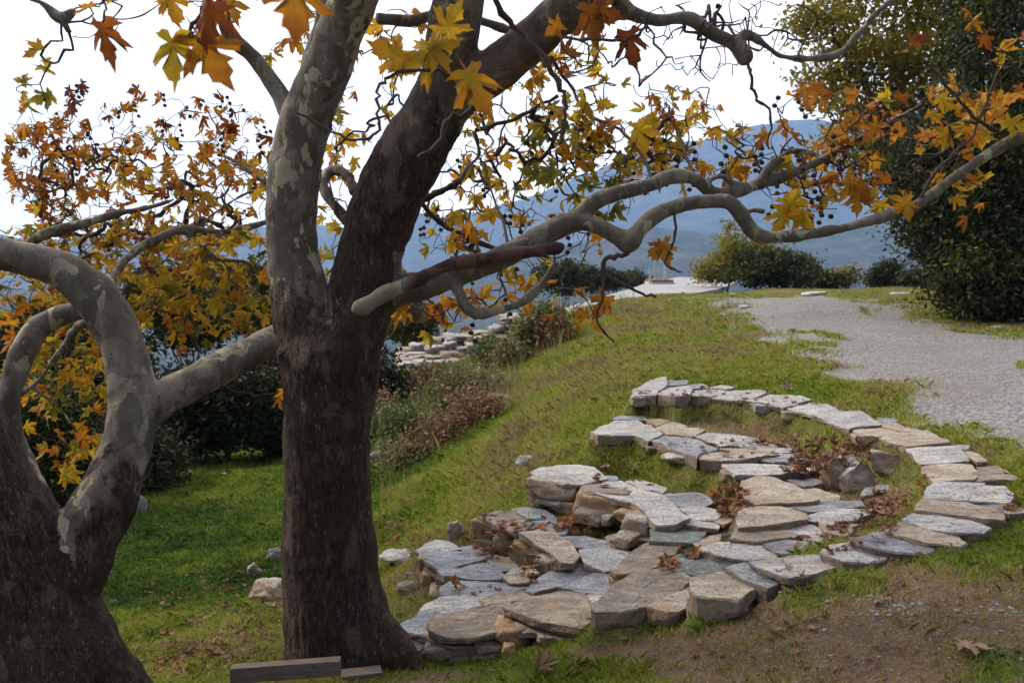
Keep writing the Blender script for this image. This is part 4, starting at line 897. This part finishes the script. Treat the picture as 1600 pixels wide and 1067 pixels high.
# left plane tree
T2 = empty('plane_tree', (at_z(70, 1060, -1.95)[0], 3.15, -1.98), 'plane tree at the left edge with flared dark base and mottled grey arching stem', 'tree', 'plane trees')
Lf = {}
Lf['trunk'] = limb([(70,1150,3.1,370),(55,1080,3.1,310),(42,1010,3.1,262),(20,930,3.1,222),(-8,840,3.1,196),(-50,740,3.1,174),(-90,640,3.1,164),(-140,500,3.1,150)])
Lf['C'] = limb([(70,960,3.15,110),(100,900,3.15,120),(132,840,3.2,108),(163,785,3.25,98),(190,720,3.3,88),(206,660,3.35,84),(206,600,3.4,80),(191,540,3.42,72),(162,482,3.42,70),(120,438,3.4,66),(60,410,3.36,58),(0,398,3.3,53),(-70,386,3.2,50)])
Lf['D'] = limb([(190,670,3.4,70),(238,636,3.45,64),(270,614,3.5,60),(330,582,3.6,58),(400,546,3.8,54),(450,524,4.1,52),(520,500,4.25,48),(600,482,4.3,42),(650,488,4.3,38),(692,492,4.3,32)])
Lf['D2'] = limb([(655,486,4.3,30),(636,455,4.3,30),(618,425,4.35,36),(600,415,4.4,26)])
Lf['E'] = limb([(100,860,3.4,50),(70,800,3.45,48),(42,740,3.5,44),(15,680,3.5,46),(12,630,3.5,42),(32,560,3.55,44),(58,515,3.6,40),(100,492,3.65,36),(150,480,3.7,28)])
Lf['l1'] = limb([(-20,430,4.6,16),(40,385,5,20),(85,360,5,24),(130,350,5.1,20),(180,335,5.2,16),(230,325,5.3,12),(272,312,5.4,7)])
Lf['l2'] = limb([(130,500,4.4,26),(165,465,4.7,24),(178,432,4.9,22),(200,402,5,21),(240,376,5.1,18),(285,359,5.2,16),(340,362,5.3,14),(390,355,5.4,12),(440,338,5.5,10)])
Lf['l4'] = limb([(450,296,5.4,12),(392,300,5.4,9),(340,330,5.4,8),(318,350,5.3,7)])
Lf['l5'] = limb([(440,296,5.4,14),(402,276,5.5,12),(366,252,5.6,9),(340,240,5.7,5)])
Lf['l6'] = limb([(290,360,5.2,10),(335,402,5.3,9),(392,414,5.4,8),(372,452,5.4,6)])
Lf['l7'] = limb([(150,490,3.8,18),(118,515,4.2,16),(82,565,4.5,14),(48,605,4.6,10),(-10,625,4.6,8)])
Lf['l8'] = limb([(332,402,5.3,8),(334,478,5.2,7),(308,540,5.1,6),(372,578,5.1,5)])
Lf['l9'] = limb([(48,605,4.6,8),(95,640,4.6,7),(128,690,4.6,5)])
Lf['tl'] = limb([(10,-20,3.5,12),(65,5,3.5,14),(92,28,3.5,19),(112,20,3.5,14),(116,14,3.5,10)])
Lf['tl2'] = limb([(96,26,3.5,12),(108,52,3.5,9)])
Lf['rt'] = limb([(120,960,3.1,80),(160,1020,3.05,70),(205,1080,3.0,40)])
for k in ('l1', 'l2', 'l4', 'l5', 'l7'): Lf[k][:, 3] *= .78
def sm2(co):
    px = co[:, 0] / co[:, 1] * F + 800; z = co[:, 2] + .5 * fbm(co * [1, 1, .6], 5, 4)
    lim = np.where(px < 100, at_y(0, 800, 3.3)[2], at_y(0, 745, 3.3)[2])
    s = np.clip(.5 + (z - lim) * 1.6, 0, 1)
    right = px - (45 + (co[:, 2] / co[:, 1]) * 0)
    dark = seg_dist(co, Lf['trunk']) < .27
    return np.where(dark & (px < 100) & (seg_dist(co, Lf['E']) > .09) & (seg_dist(co, Lf['C']) > .13), 0, s)
wood_mesh('trunk', [Lf[k] for k in Lf], T2, .0095, sm2)
G = Grow()
for k in ('l1', 'l2', 'l4', 'l5', 'l6', 'l7', 'l8', 'l9', 'tl', 'tl2', 'D2'): G.chain(Lf[k])
crown(T2, G, [
 (230,300,190,90,5.2,7.0,260,.8,.60,.13,.03), (80,260,80,75,5.4,6.8,90,.85,.72,.1,.05), (270,190,150,40,5.4,6.6,46,.55,.82,.1,.35), (110,155,20,20,5.5,6,7,1,.95,.05,.1), (230,420,190,80,4.9,6.6,270,.88,.40,.14,.02), (310,470,110,70,4.9,6,120,.9,.42,.14,0),
 (120,560,110,80,4.6,5.6,140,.9,.44,.13,0), (110,685,60,45,4.4,4.9,20,.95,.56,.12,0), (40,480,50,60,4.8,5.6,34,.9,.45,.13,0), (40,380,40,50,5,6,24,.9,.5,.13,0), (60,120,40,50,3.5,3.9,6,.7,.35,.1,0), (150,40,60,30,3.5,4.2,10,.1,.5,.1,0), (340,600,20,20,4.6,4.8,1,1,.62,.05,0), (440,600,20,20,4.6,4.8,4,1,.7,.05,0),
 (380,230,50,60,5.3,6.2,26,.8,.68,.12,.2), (230,300,210,110,5.2,6.8,190,.12,.6,.1,.03), (200,470,200,90,5,6,90,.12,.5,.1,0), (80,240,80,90,5.4,6.6,50,.15,.8,.1,.08), (250,15,120,20,3.4,4.2,14,.15,.5,.1,.1)], [nl(130,690,4.4,32,.66,-80,.5)])

# ---------------------------------------------------------------- small-leaved trees and shrubs
def small_leaves(P, sz, hue, name, parent, el=1.5, mat='oakleaf'):
    n = len(P); a = rng.normal(size=(n, 3)); a /= np.linalg.norm(a, axis=1, keepdims=True); b_ = np.cross(a, rng.normal(size=(n, 3))); b_ /= np.linalg.norm(b_, axis=1, keepdims=True)
    s = sz * rng.uniform(.6, 1.3, n)[:, None]
    V = np.stack([P - a * s * .5 * el, P + b_ * s * .32, P + a * s * .5 * el, P - b_ * s * .32], 1).reshape(-1, 3)
    Fc = np.arange(n * 4).reshape(-1, 4); return mesh(name, V, Fc, M[mat], parent, attrs={'hue': np.repeat(hue, 4)})
def bushy(name, label, cat, group, base, blobs, ncl, per, sz, hue, hsd, spread=.22, limbs=True, shell=.55, flat=1., stemw=.05, mat='oakleaf'):
    """blobs: px, py, depth, rx px, ry px"""
    o = empty(name, base, label, cat, group); C_ = []; wts = np.array([b[3] * b[4] for b in blobs], float); wts /= wts.sum()
    for k in range(ncl):
        bb = blobs[rng.choice(len(blobs), p=wts)]; u = rng.normal(size=3); u /= np.linalg.norm(u); rr = (shell + (1 - shell) * rng.random() ** .6) if rng.random() < .75 else rng.random()
        Y = bb[2]; sc = Y / F; c = at_y(bb[0], bb[1], Y); C_.append((c + u * rr * np.array([bb[3] * sc, min(bb[3], bb[4] * 1.3) * sc, bb[4] * sc]), rng.normal()))
    P = []; Hh = []
    for c, hn in C_:
        n = int(per * rng.uniform(.5, 1.5)); P.append(c + rng.normal(size=(n, 3)) * spread * [1, 1, .6 * flat]); Hh.append(np.clip(hue + hn * hsd + rng.normal(size=n) * hsd * .6, 0, 1))
    P = np.vstack(P); Hh = np.concatenate(Hh); gz = hz(P[:, 0], P[:, 1]); k = (P[:, 2] > gz + .01)
    small_leaves(P[k], sz, Hh[k], 'foliage', o, 1.5, mat)
    V = []; Fc = []; b = 0; bs = np.array(base, float)
    mid = np.mean([c for c, _ in C_], axis=0)
    tops = [C_[i][0] for i in rng.choice(len(C_), min(len(C_), 26 if limbs else 9), replace=False)]
    fork = bs + (mid - bs) * .3
    Q = catmull([(*(bs - [0, 0, .1]), stemw), (*(bs + (fork - bs) * .5), stemw * .85), (*fork, stemw * .7)], 4); v, f = tube(Q, 7, False); V.append(v); Fc.append(f + b); b += len(v)
    for t_ in tops:
        m_ = fork + (t_ - fork) * .5 + rng.normal(size=3) * np.linalg.norm(t_ - fork) * .1
        Q = catmull([(*fork, stemw * .5), (*m_, stemw * .28), (*t_, stemw * .08)], 4); v, f = tube(Q, 5, False); V.append(v); Fc.append(f + b); b += len(v)
    mesh('trunk' if limbs else 'stems', np.vstack(V), np.vstack(Fc), M['twig'], o, smooth=True); return o
def on_ground(px, py, Y):
    x = (px - 800) / F * Y; return (x, Y, float(hz(x, Y)[0]))
g_ = 'trees beyond the gravel track'
bushy('evergreen_tree', 'huge dark green evergreen filling the right edge above the grass', 'tree', g_, on_ground(1570, 480, 16.5),
      [(1530,290,16,115,140),(1600,120,16.5,120,160),(1560,420,15.5,95,75),(1470,360,16,50,60),(1480,260,16,70,80),(1680,300,16,120,170),(1555,455,15.8,95,36),(1510,425,15.8,50,40),(1600,440,15.5,90,60),(1620,-80,17,140,120),(1440,300,16.5,36,50)], 2100, 64, .075, .25, .14, .26, True, .6, 1, .22)
bushy('oak_tree', 'taller yellow-green oak with sky showing through, behind the dark evergreen', 'tree', g_, on_ground(1500, 470, 21),
      [(1330,60,21,85,60),(1420,110,21,110,90),(1500,30,21,120,90),(1330,150,21,60,40),(1360,215,21,80,50),(1430,220,21,70,60),(1290,20,21,50,30),(1420,-60,21,150,80),(1285,120,21,34,22),(1260,30,21,30,30),(1340,285,21,30,20)], 520, 46, .11, .77, .10, .26, True, .3, 1, .22)
gs = 'shrubs along the far edge of the plateau'
bushy('shrub', 'yellow-green shrub with a tall loose top at the end of the terrace', 'shrub', gs, on_ground(1135, 440, 36), [(1125,418,36,36,20),(1150,400,36,30,22),(1140,372,36,14,22),(1190,395,36,24,22),(1102,428,36,16,14)], 110, 50, .12, .68, .1, .25, False, .4, 1, .05)
bushy('shrub', 'dark shrub, widest of those on the far plateau edge', 'shrub', gs, on_ground(1200, 445, 35), [(1180,422,35,40,24),(1235,425,35,40,24),(1215,408,35,24,14)], 150, 70, .12, .30, .1, .25, False, .4, 1, .05)
bushy('shrub', 'low dark shrub sloping down right of the widest one', 'shrub', gs, on_ground(1275, 450, 34), [(1270,434,34,28,15),(1300,440,34,20,10)], 60, 60, .11, .34, .1, .2, False, .4, 1, .04)
bushy('shrub', 'thin grey shrub with a reddish tip between two darker bushes', 'shrub', gs, on_ground(1325, 452, 34), [(1325,438,34,16,16),(1330,425,34,8,10)], 26, 30, .09, .62, .2, .2, False, .3, 1, .03)
bushy('shrub', 'pointed dark green bush near the middle of the skyline gap', 'shrub', gs, on_ground(1385, 450, 33), [(1380,435,33,26,14),(1388,418,33,14,16)], 60, 60, .10, .28, .08, .16, False, .3, 1, .04)
bushy('shrub', 'low dark green bush touching the left side of the huge evergreen', 'shrub', gs, on_ground(1425, 448, 32), [(1425,434,32,22,12)], 46, 60, .09, .24, .08, .16, False, .3, 1, .04)
for (lab, px, Y, bl, n, hu) in [
 ('dark bush behind the terrace, left of the little platform', 930, 52, [(925,436,52,36,18),(960,440,52,24,12)], 90, .28), ('dark green bush behind the hanging branch and rubble wall', 880, 50, [(875,432,50,34,28)], 90, .24),
 ('small dark bush just left of the platform posts', 995, 54, [(990,438,54,18,12)], 36, .3), ('pale olive bush showing below the broken branch stub', 640, 30, [(640,505,30,34,26)], 70, .4)]:
    bushy('shrub', lab, 'shrub', 'shrubs behind the terrace', on_ground(px, 0, Y), bl, n, 60, .15, hu, .08, .28, False, .4, 1, .05)
gl = 'bushes closing the lawn'
for (lab, px, Y, bl, n, sz, hu) in [
 ('grey-green bush touching the left side of the middle trunk', 400, 19, [(400,470,19,50,50),(420,440,19,26,24)], 190, .09, .44),
 ('tall dark green bush seen through the yellow leaves', 310, 20, [(300,480,20,60,66),(250,455,20,50,40)], 280, .10, .22),
 ('dark bush low behind the sloping limb joining both trees', 350, 14, [(330,620,14,80,50),(400,640,14,60,56),(290,670,14,60,40)], 460, .07, .12),
 ('dark bush at the foot of the curved mottled stem', 215, 12, [(200,720,12,60,50),(160,770,12,40,40),(225,770,11.6,24,40)], 260, .06, .16),
 ('grey-green bush behind the left leaning stem', 80, 11, [(70,650,11,70,60),(110,720,11,60,60),(20,700,11,50,60)], 420, .055, .30),
 ('dark bush filling the gap right of the middle trunk', 600, 17, [(600,600,17,16,50),(585,640,17,24,60)], 110, .08, .12),
 ('deep green bush far left behind the yellow leaves', 130, 17, [(130,560,17,100,70),(60,540,17,70,60),(180,640,17,60,50)], 420, .09, .15),
 ('dark bush directly behind the middle trunk on its left side', 440, 15, [(450,610,15,50,70),(460,690,14,40,30)], 240, .07, .12)]:
    bushy('bush', lab, 'bush', gl, on_ground(px, 0, Y), bl, n, 60, sz, hu, .09, .2, False, .4, 1, .05)
gb = 'low scrub on the bank'
for (lab, px, py, bl, n, sz, hu) in [
 ('feathery green plant with dry seed heads on the bank crest', 835, 545, [(835,520,0,20,26),(850,500,0,22,22)], 60, .07, .42), ('reddish dry clump right of the feathery green plant', 862, 540, [(862,520,0,12,22)], 26, .07, .85),
 ('dark twiggy bush in the scrub left of the feathery plant', 772, 570, [(772,553,0,22,18)], 50, .06, .5), ('pale green bush beside the dark twiggy one', 800, 572, [(800,555,0,16,14)], 30, .06, .62),
 ('largest mixed heather clump on the left bank', 725, 640, [(720,610,0,44,32),(755,612,0,30,24)], 150, .055, .52), ('grey-brown heather clump near the rubble wall', 680, 615, [(676,596,0,34,18)], 70, .055, .72),
 ('rust coloured clump under the largest heather', 735, 665, [(745,640,0,34,20)], 60, .05, .82), ('bright green tuft low on the bank right of the trunk', 632, 700, [(632,668,0,26,26)], 60, .06, .30),
 ('straggly grey bush against the right side of the trunk', 598, 680, [(598,650,0,20,34)], 46, .05, .66), ('low olive clump below the bright green tuft', 640, 725, [(640,710,0,34,14)], 46, .05, .58), ('brown dead clump between heather and grass', 690, 695, [(690,676,0,28,16)], 50, .05, .82)]:
    p, nn = hit(px, py); bl = [(a, b__, p.y, rx, ry) for (a, b__, _, rx, ry) in bl]
    bushy('scrub_plant', lab, 'scrub', gb, tuple(p), bl, n, 46, sz * p.y / 14, hu, .16, .17, False, .25, 1, .02, 'scrubleaf')

# ---------------------------------------------------------------- terrace, platform, rubble wall, planks
tz = -1.27
tp = [at_z(*p, tz) for p in [(1152,441),(1125,452),(1090,458),(1030,464),(985,471),(940,480),(880,490),(862,488),(930,468),(985,452),(1010,443),(1060,433.5),(1110,434.5)]]
n = len(tp); V = [(p[0], p[1], tz + .02) for p in tp] + [(p[0], p[1], tz - .12) for p in tp]
tag(mesh('terrace', V, [tuple(range(n))] + [(i, i + n, (i + 1) % n + n, (i + 1) % n) for i in range(n)], M['terrace']), kind='structure')
pf = empty('lookout_platform', at_z(1030, 444, tz), 'small reddish platform with four thin pale posts on the white terrace', 'platform')
def box(name, c, d_, mat, parent=None, rz=0, bev=.0):
    x, y, z = [q / 2 for q in d_]; V = np.array([(sx * x, sy * y, sz_ * z) for sx in (-1, 1) for sy in (-1, 1) for sz_ in (-1, 1)])
    Fc = [(0, 1, 3, 2), (4, 6, 7, 5), (0, 4, 5, 1), (2, 3, 7, 6), (0, 2, 6, 4), (1, 5, 7, 3)]
    import bmesh; bm = bmesh.new(); vs = [bm.verts.new(v) for v in V]; [bm.faces.new([vs[i] for i in f]) for f in Fc]
    if bev: bmesh.ops.bevel(bm, geom=bm.edges[:], offset=bev, segments=2, profile=.7, affect='EDGES')
    bm.verts.index_update(); V = np.array([v.co[:] for v in bm.verts]); Fc = [[v.index for v in f.verts] for f in bm.faces]; bm.free()
    ca, sa = math.cos(rz), math.sin(rz); V = np.c_[V[:, 0] * ca - V[:, 1] * sa, V[:, 0] * sa + V[:, 1] * ca, V[:, 2]] + np.array(c); return mesh(name, V, Fc, mat, parent)
p0 = at_z(1030, 444, tz); s_ = p0[1] / F
box('deck', p0 + [0, 0, .16], (34 * s_, 1.2, .10), M['redwood'], pf, .1, .01); box('plinth', p0 + [0, 0, .06], (36 * s_, 1.3, .10), M['post'], pf, .1, .01)
for (dx, dy, h_) in ((-17, -.5, .75), (-4, .5, 1.0), (6, -.5, 1.0), (16, .5, 1.0)):
    box('post', p0 + [dx * s_, dy, h_ / 2], (.08, .08, h_), M['post'], pf, 0, .01)
rw = empty('rubble_wall', at_y(740, 560, 23), 'long tumbled wall of pale stones stepping up to the white terrace', 'wall')
k = 0
for (x0, x1, yt0, yt1, yb0, yb1, rows) in [(625,700,545,522,572,572,4), (700,775,522,508,572,560,5), (775,880,508,484,556,530,5), (790,860,490,478,505,495,2)]:
    for r_ in range(rows):
        x = x0 + random.uniform(-6, 0)
        while x < x1 and k < 99:
            wpx = random.uniform(12, 34); t = (x - x0) / (x1 - x0); f_ = (r_ + .5) / rows; py = (yt0 + (yt1 - yt0) * t) * (1 - f_) + (yb0 + (yb1 - yb0) * t) * f_
            Y = 24.5 - 2.2 * f_ + random.uniform(-.2, .2); c = at_y(x + wpx / 2, py + random.uniform(-2, 2), Y)
            V, Fc = rock_mesh(c, (wpx * 1.15 * Y / F, .8, random.uniform(6, 14) * Y / F), random.uniform(-.4, .4), 900 + k, 3, .95, .22)
            mesh('wall_stone', V, Fc, M[random.choice(['pale', 'tan', 'pale', 'tan', 'greyrock', 'brown'])], rw); k += 1; x += wpx * .95
# retaining block hidden in the wall's core
c = at_y(750, 560, 24.6); V, Fc = rock_mesh(c + [0, .4, -.15], (4.2, 1.0, .8), .12, 71, 4, .8, .2); mesh('wall_core', V, Fc, M['greyrock'], rw)
# planks at the foot of the middle trunk
c = at_z(447, 1058, -1.86); Yp = 3.42
c = at_y(447, 1046, Yp); a_ = at_y(360, 1046, Yp); b2 = at_y(536, 1042, Yp)
o = box('plank', c, (176 / F * Yp, .045, 26 / F * Yp), M['wood'], None, .04, .003); o.rotation_euler = (0, 0, 0)
V = np.array([v.co[:] for v in o.data.vertices]); V[:, 2] += (V[:, 0] - c[0]) * .06 + fbm(V, 8, 2) * .003; o.data.vertices.foreach_set('co', V.astype(np.float32).ravel())
tag(own_origin(o, (c[0], c[1], c[2] - .03)), 'thick weathered grey plank on edge at the foot of the middle trunk', 'plank', 'weathered planks')
c = at_y(565, 1050, 3.5); o = box('plank', c, (64 / F * 3.5, .07, .014), M['wood'], None, .25, .003); tag(own_origin(o, c), 'short thin grey board lying right of the thick plank', 'plank', 'weathered planks')

# ---------------------------------------------------------------- fallen leaves
def fallen(px, py, size, hue, flat=.35):
    p, nn = hit(px, py)
    if p is None: return None
    nr = np.array([nn.x, nn.y, nn.z]) + rng.normal(size=3) * flat; a = random.random() * 6.28; return (np.array(p) + [0, 0, .012], (math.cos(a), math.sin(a), random.uniform(-.1, .3)), nr, size, hue, random.choice([.3, .8, 1.2, -.4, -.8]))
it = []
for (cx, cy, rx, ry, n, hm, sz) in [(1300,705,70,22,170,.35,.08),(1260,735,40,18,50,.5,.09),(1140,785,30,24,110,.6,.08),(1150,700,120,14,40,.6,.07),(1385,795,40,26,110,.5,.07),(1350,825,60,10,80,.55,.06),(1240,690,60,10,40,.5,.07),(1080,865,16,10,30,.7,.07),(1040,885,14,14,26,.7,.07),(1290,850,60,14,46,.7,.05),
  (830,820,60,12,26,.9,.08),(770,850,40,24,40,.9,.08),(900,825,30,8,24,.95,.09),(830,890,16,20,20,.9,.07),(690,690,60,30,150,.6,.09),(620,830,40,26,120,.75,.08),(720,650,40,20,60,.6,.09),(720,760,120,60,150,.55,.07),(640,760,40,40,60,.6,.07),
  (280,730,80,40,70,.7,.12),(330,960,120,70,220,.35,.08),(400,900,50,50,40,.5,.08),(320,1040,150,30,110,.45,.08),(200,840,30,30,20,.6,.1),(880,1040,160,20,16,.4,.06),(1250,1000,300,50,30,.4,.05),(980,745,60,20,16,.6,.08),(1200,620,220,14,50,.5,.07),(1050,540,200,60,60,.6,.08),(1400,900,200,60,50,.4,.06),(1560,790,30,20,10,.4,.07),(740,920,60,10,5,.95,.07),(860,570,30,10,30,.6,.1),(1200,610,140,8,10,.4,.08)]:
    for q in range(int(n * (1.0 if cx > 740 and cy > 660 and cy < 930 else 1.5))):
        a = random.random() * 6.28; r_ = math.sqrt(random.random()); x = fallen(cx + math.cos(a) * r_ * rx, cy + math.sin(a) * r_ * ry, sz * random.uniform(.3, .85), np.clip(random.gauss(hm, .18), 0, 1))
        if x: it.append(x)
tag(leaves_mesh('leaf_litter', it, 'litter'), kind='stuff')
for (px, py, s, h, lab) in [(950,733,.10,.15,'curled pale brown leaf at the back of the third tier'), (985,743,.10,.2,'flat tan leaf lying at the back of the third tier beside a curled one'), (897,822,.13,1.,'bright orange-brown leaf against the ochre facing stones'),
 (935,828,.13,.95,'orange leaf right of another under the ochre facing stones'), (715,926,.10,.97,'orange leaf on the big blue slate of the lowest tier'), (845,1058,.11,.65,'dark red leaf on the dirt at the bottom centre'), (1500,1018,.10,.1,'pale pink-brown leaf on the dirt at the bottom right'),
 (1258,735,.09,.97,'orange leaf standing among drifted brown ones on the second tier'), (1440,768,.08,.95,'orange-brown leaf under the right rim of the top tier'), (928,632,.11,1.,'left orange leaf of two on the grass behind the stone tiers'), (955,640,.11,1.,'right orange leaf of two on the grass behind the stone tiers'),
 (1235,612,.12,.1,'pale curled leaf on the grass just behind the top tier'), (470,1030,.09,.1,'pale pinkish leaf beside the thick plank and trunk'), (185,945,.09,.1,'pale leaf alone on the lawn left'), (1598,897,.09,.15,'pale leaf at the right edge on the grass')]:
    x = fallen(px, py, s, h, .7)
    if x: tag(own_origin(leaves_mesh('fallen_leaf', [(x[0] + [0, 0, s * .25], x[1], x[2], x[3], x[4], x[5])], 'litter'), x[0]), lab, 'leaf', 'fallen plane leaves')

# ---------------------------------------------------------------- grass
def grass():
    Ps = []
    tries = 1050000; u = rng.random(tries); Y = 2.6 * (30 / 2.6) ** (u ** .85); px = rng.uniform(-200, 1900, tries); X = (px - 800) / F * Y
    # keep about even cover in the picture: thin out with distance
    g = gridval(GRAV, X, Y); d_ = gridval(DIRT, X, Y); un = gridval(UNDER.astype(float), X, Y)
    pr = (1 - g) * (1 - d_ * .93) * (un < .5)
    z = hz(X, Y); vpy = -z / Y; vis = vpy < .62
    k = (rng.random(tries) < np.clip(pr * 1.15 - .03, 0, 1) * (un < .5)) & vis
    X, Y, z = X[k], Y[k], z[k]; n = len(X); print('blades', n)
    nn = fbm(np.c_[X, Y, Y * 0], 1.1, 4, 3.); n2 = fbm(np.c_[X, Y, Y * 0], 5, 3, 8.)
    ln = (.018 + .016 * rng.random(n) + .03 * np.clip(n2 + .1, 0, 1) + .03 * np.clip(fbm(np.c_[X, Y, Y * 0], 9, 2, 40.), 0, 1)) * np.clip(Y / 5, .9, 1.8); wd = .0012 * np.clip(Y / 3, 1, 5)
    a = rng.random(n) * 6.28; lean = rng.uniform(.3, 1.5, n); ux = np.cos(a); uy = np.sin(a); b_ = rng.random(n) * 6.28
    P0 = np.c_[X, Y, z - .006]; W = np.c_[np.cos(b_), np.sin(b_), b_ * 0] * wd[:, None]
    mid = P0 + np.c_[ux * lean * ln * .3, uy * lean * ln * .3, ln * .62]; tip = P0 + np.c_[ux * lean * ln, uy * lean * ln, ln * (1 - .3 * lean * .5)]
    V = np.stack([P0 - W, P0 + W, mid + W * .7, tip, mid - W * .7], 1).reshape(-1, 3)
    Fc = np.arange(n * 5).reshape(-1, 5)
    lawn = np.clip((-z - 1.9) * 1.5, 0, 1) - .22 * np.clip((Y - 6) / 5, 0, 1) * (z > -1.9)
    hue = np.clip(.66 - .42 * lawn + nn * .55 + n2 * .3 + rng.normal(size=n) * .13 + .2 * gridval(DIRT, X, Y), 0, 1)
    tag(mesh('grass', V, Fc, M['grass'], attrs={'hue': np.repeat(hue, 5)}), kind='stuff')
    # taller tufts
    n = 40000; px = rng.uniform(0, 1600, n); Y = 2.8 + 7 * rng.random(n) ** 1.4; X = (px - 800) / F * Y
    nn = fbm(np.c_[X, Y, Y * 0], 2.2, 3, 20.); k = (nn > .12) & (gridval(UNDER.astype(float), X, Y) < .5) & (gridval(GRAV, X, Y) < .3) & (gridval(DIRT, X, Y) < .3); X, Y = X[k], Y[k]; z = hz(X, Y); n = len(X)
    ln = rng.uniform(.03, .07, n); a = rng.random(n) * 6.28; P0 = np.c_[X, Y, z - .01]; W = np.c_[np.cos(a + 1.6), np.sin(a + 1.6), a * 0] * .0009; le = rng.uniform(.2, .9, n)
    mid = P0 + np.c_[np.cos(a) * le * ln * .3, np.sin(a) * le * ln * .3, ln * .6]; tip = P0 + np.c_[np.cos(a) * le * ln, np.sin(a) * le * ln, ln * .85]
    V = np.stack([P0 - W, P0 + W, mid + W * .7, tip, mid - W * .7], 1).reshape(-1, 3)
    tag(mesh('tall_grass', V, np.arange(n * 5).reshape(-1, 5), M['grass'], attrs={'hue': np.repeat(np.clip(rng.normal(.62, .2, n), 0, 1), 5)}), kind='stuff')
    # dry stalks standing in the scrub and along the terrace edge
    B0 = []
    for (cx, cy, rx, ry, n) in ((720,590,100,50,1500), (930,482,60,8,260), (840,530,50,36,500), (640,660,50,60,600), (780,640,60,20,120), (620,780,30,30,100)):
        for q in range(n):
            p, nn = hit(cx + random.uniform(-rx, rx), cy + random.uniform(-ry, ry))
            if p is not None: B0.append(tuple(p))
    B0 = np.array(B0); n = len(B0); ln = rng.uniform(.15, .42, n) * np.clip(B0[:, 1] / 12, .35, 1.2); a = rng.random(n) * 6.28; le = rng.uniform(.05, .45, n); W = np.c_[np.cos(a + 1.6), np.sin(a + 1.6) * .3, a * 0] * (.0016 * np.clip(B0[:, 1] / 5, .6, 3.))[:, None]
    mid = B0 + np.c_[np.cos(a) * le * ln * .3, np.sin(a) * le * ln * .3, ln * .6]; tip = B0 + np.c_[np.cos(a) * le * ln, np.sin(a) * le * ln, ln * .97]
    V = np.stack([B0 - W, B0 + W, mid + W * .7, tip, mid - W * .7], 1).reshape(-1, 3)
    tag(mesh('dry_grass', V, np.arange(n * 5).reshape(-1, 5), M['grass'], attrs={'hue': np.repeat(np.clip(rng.normal(.97, .08, n), 0, 1), 5)}), kind='stuff')
grass()
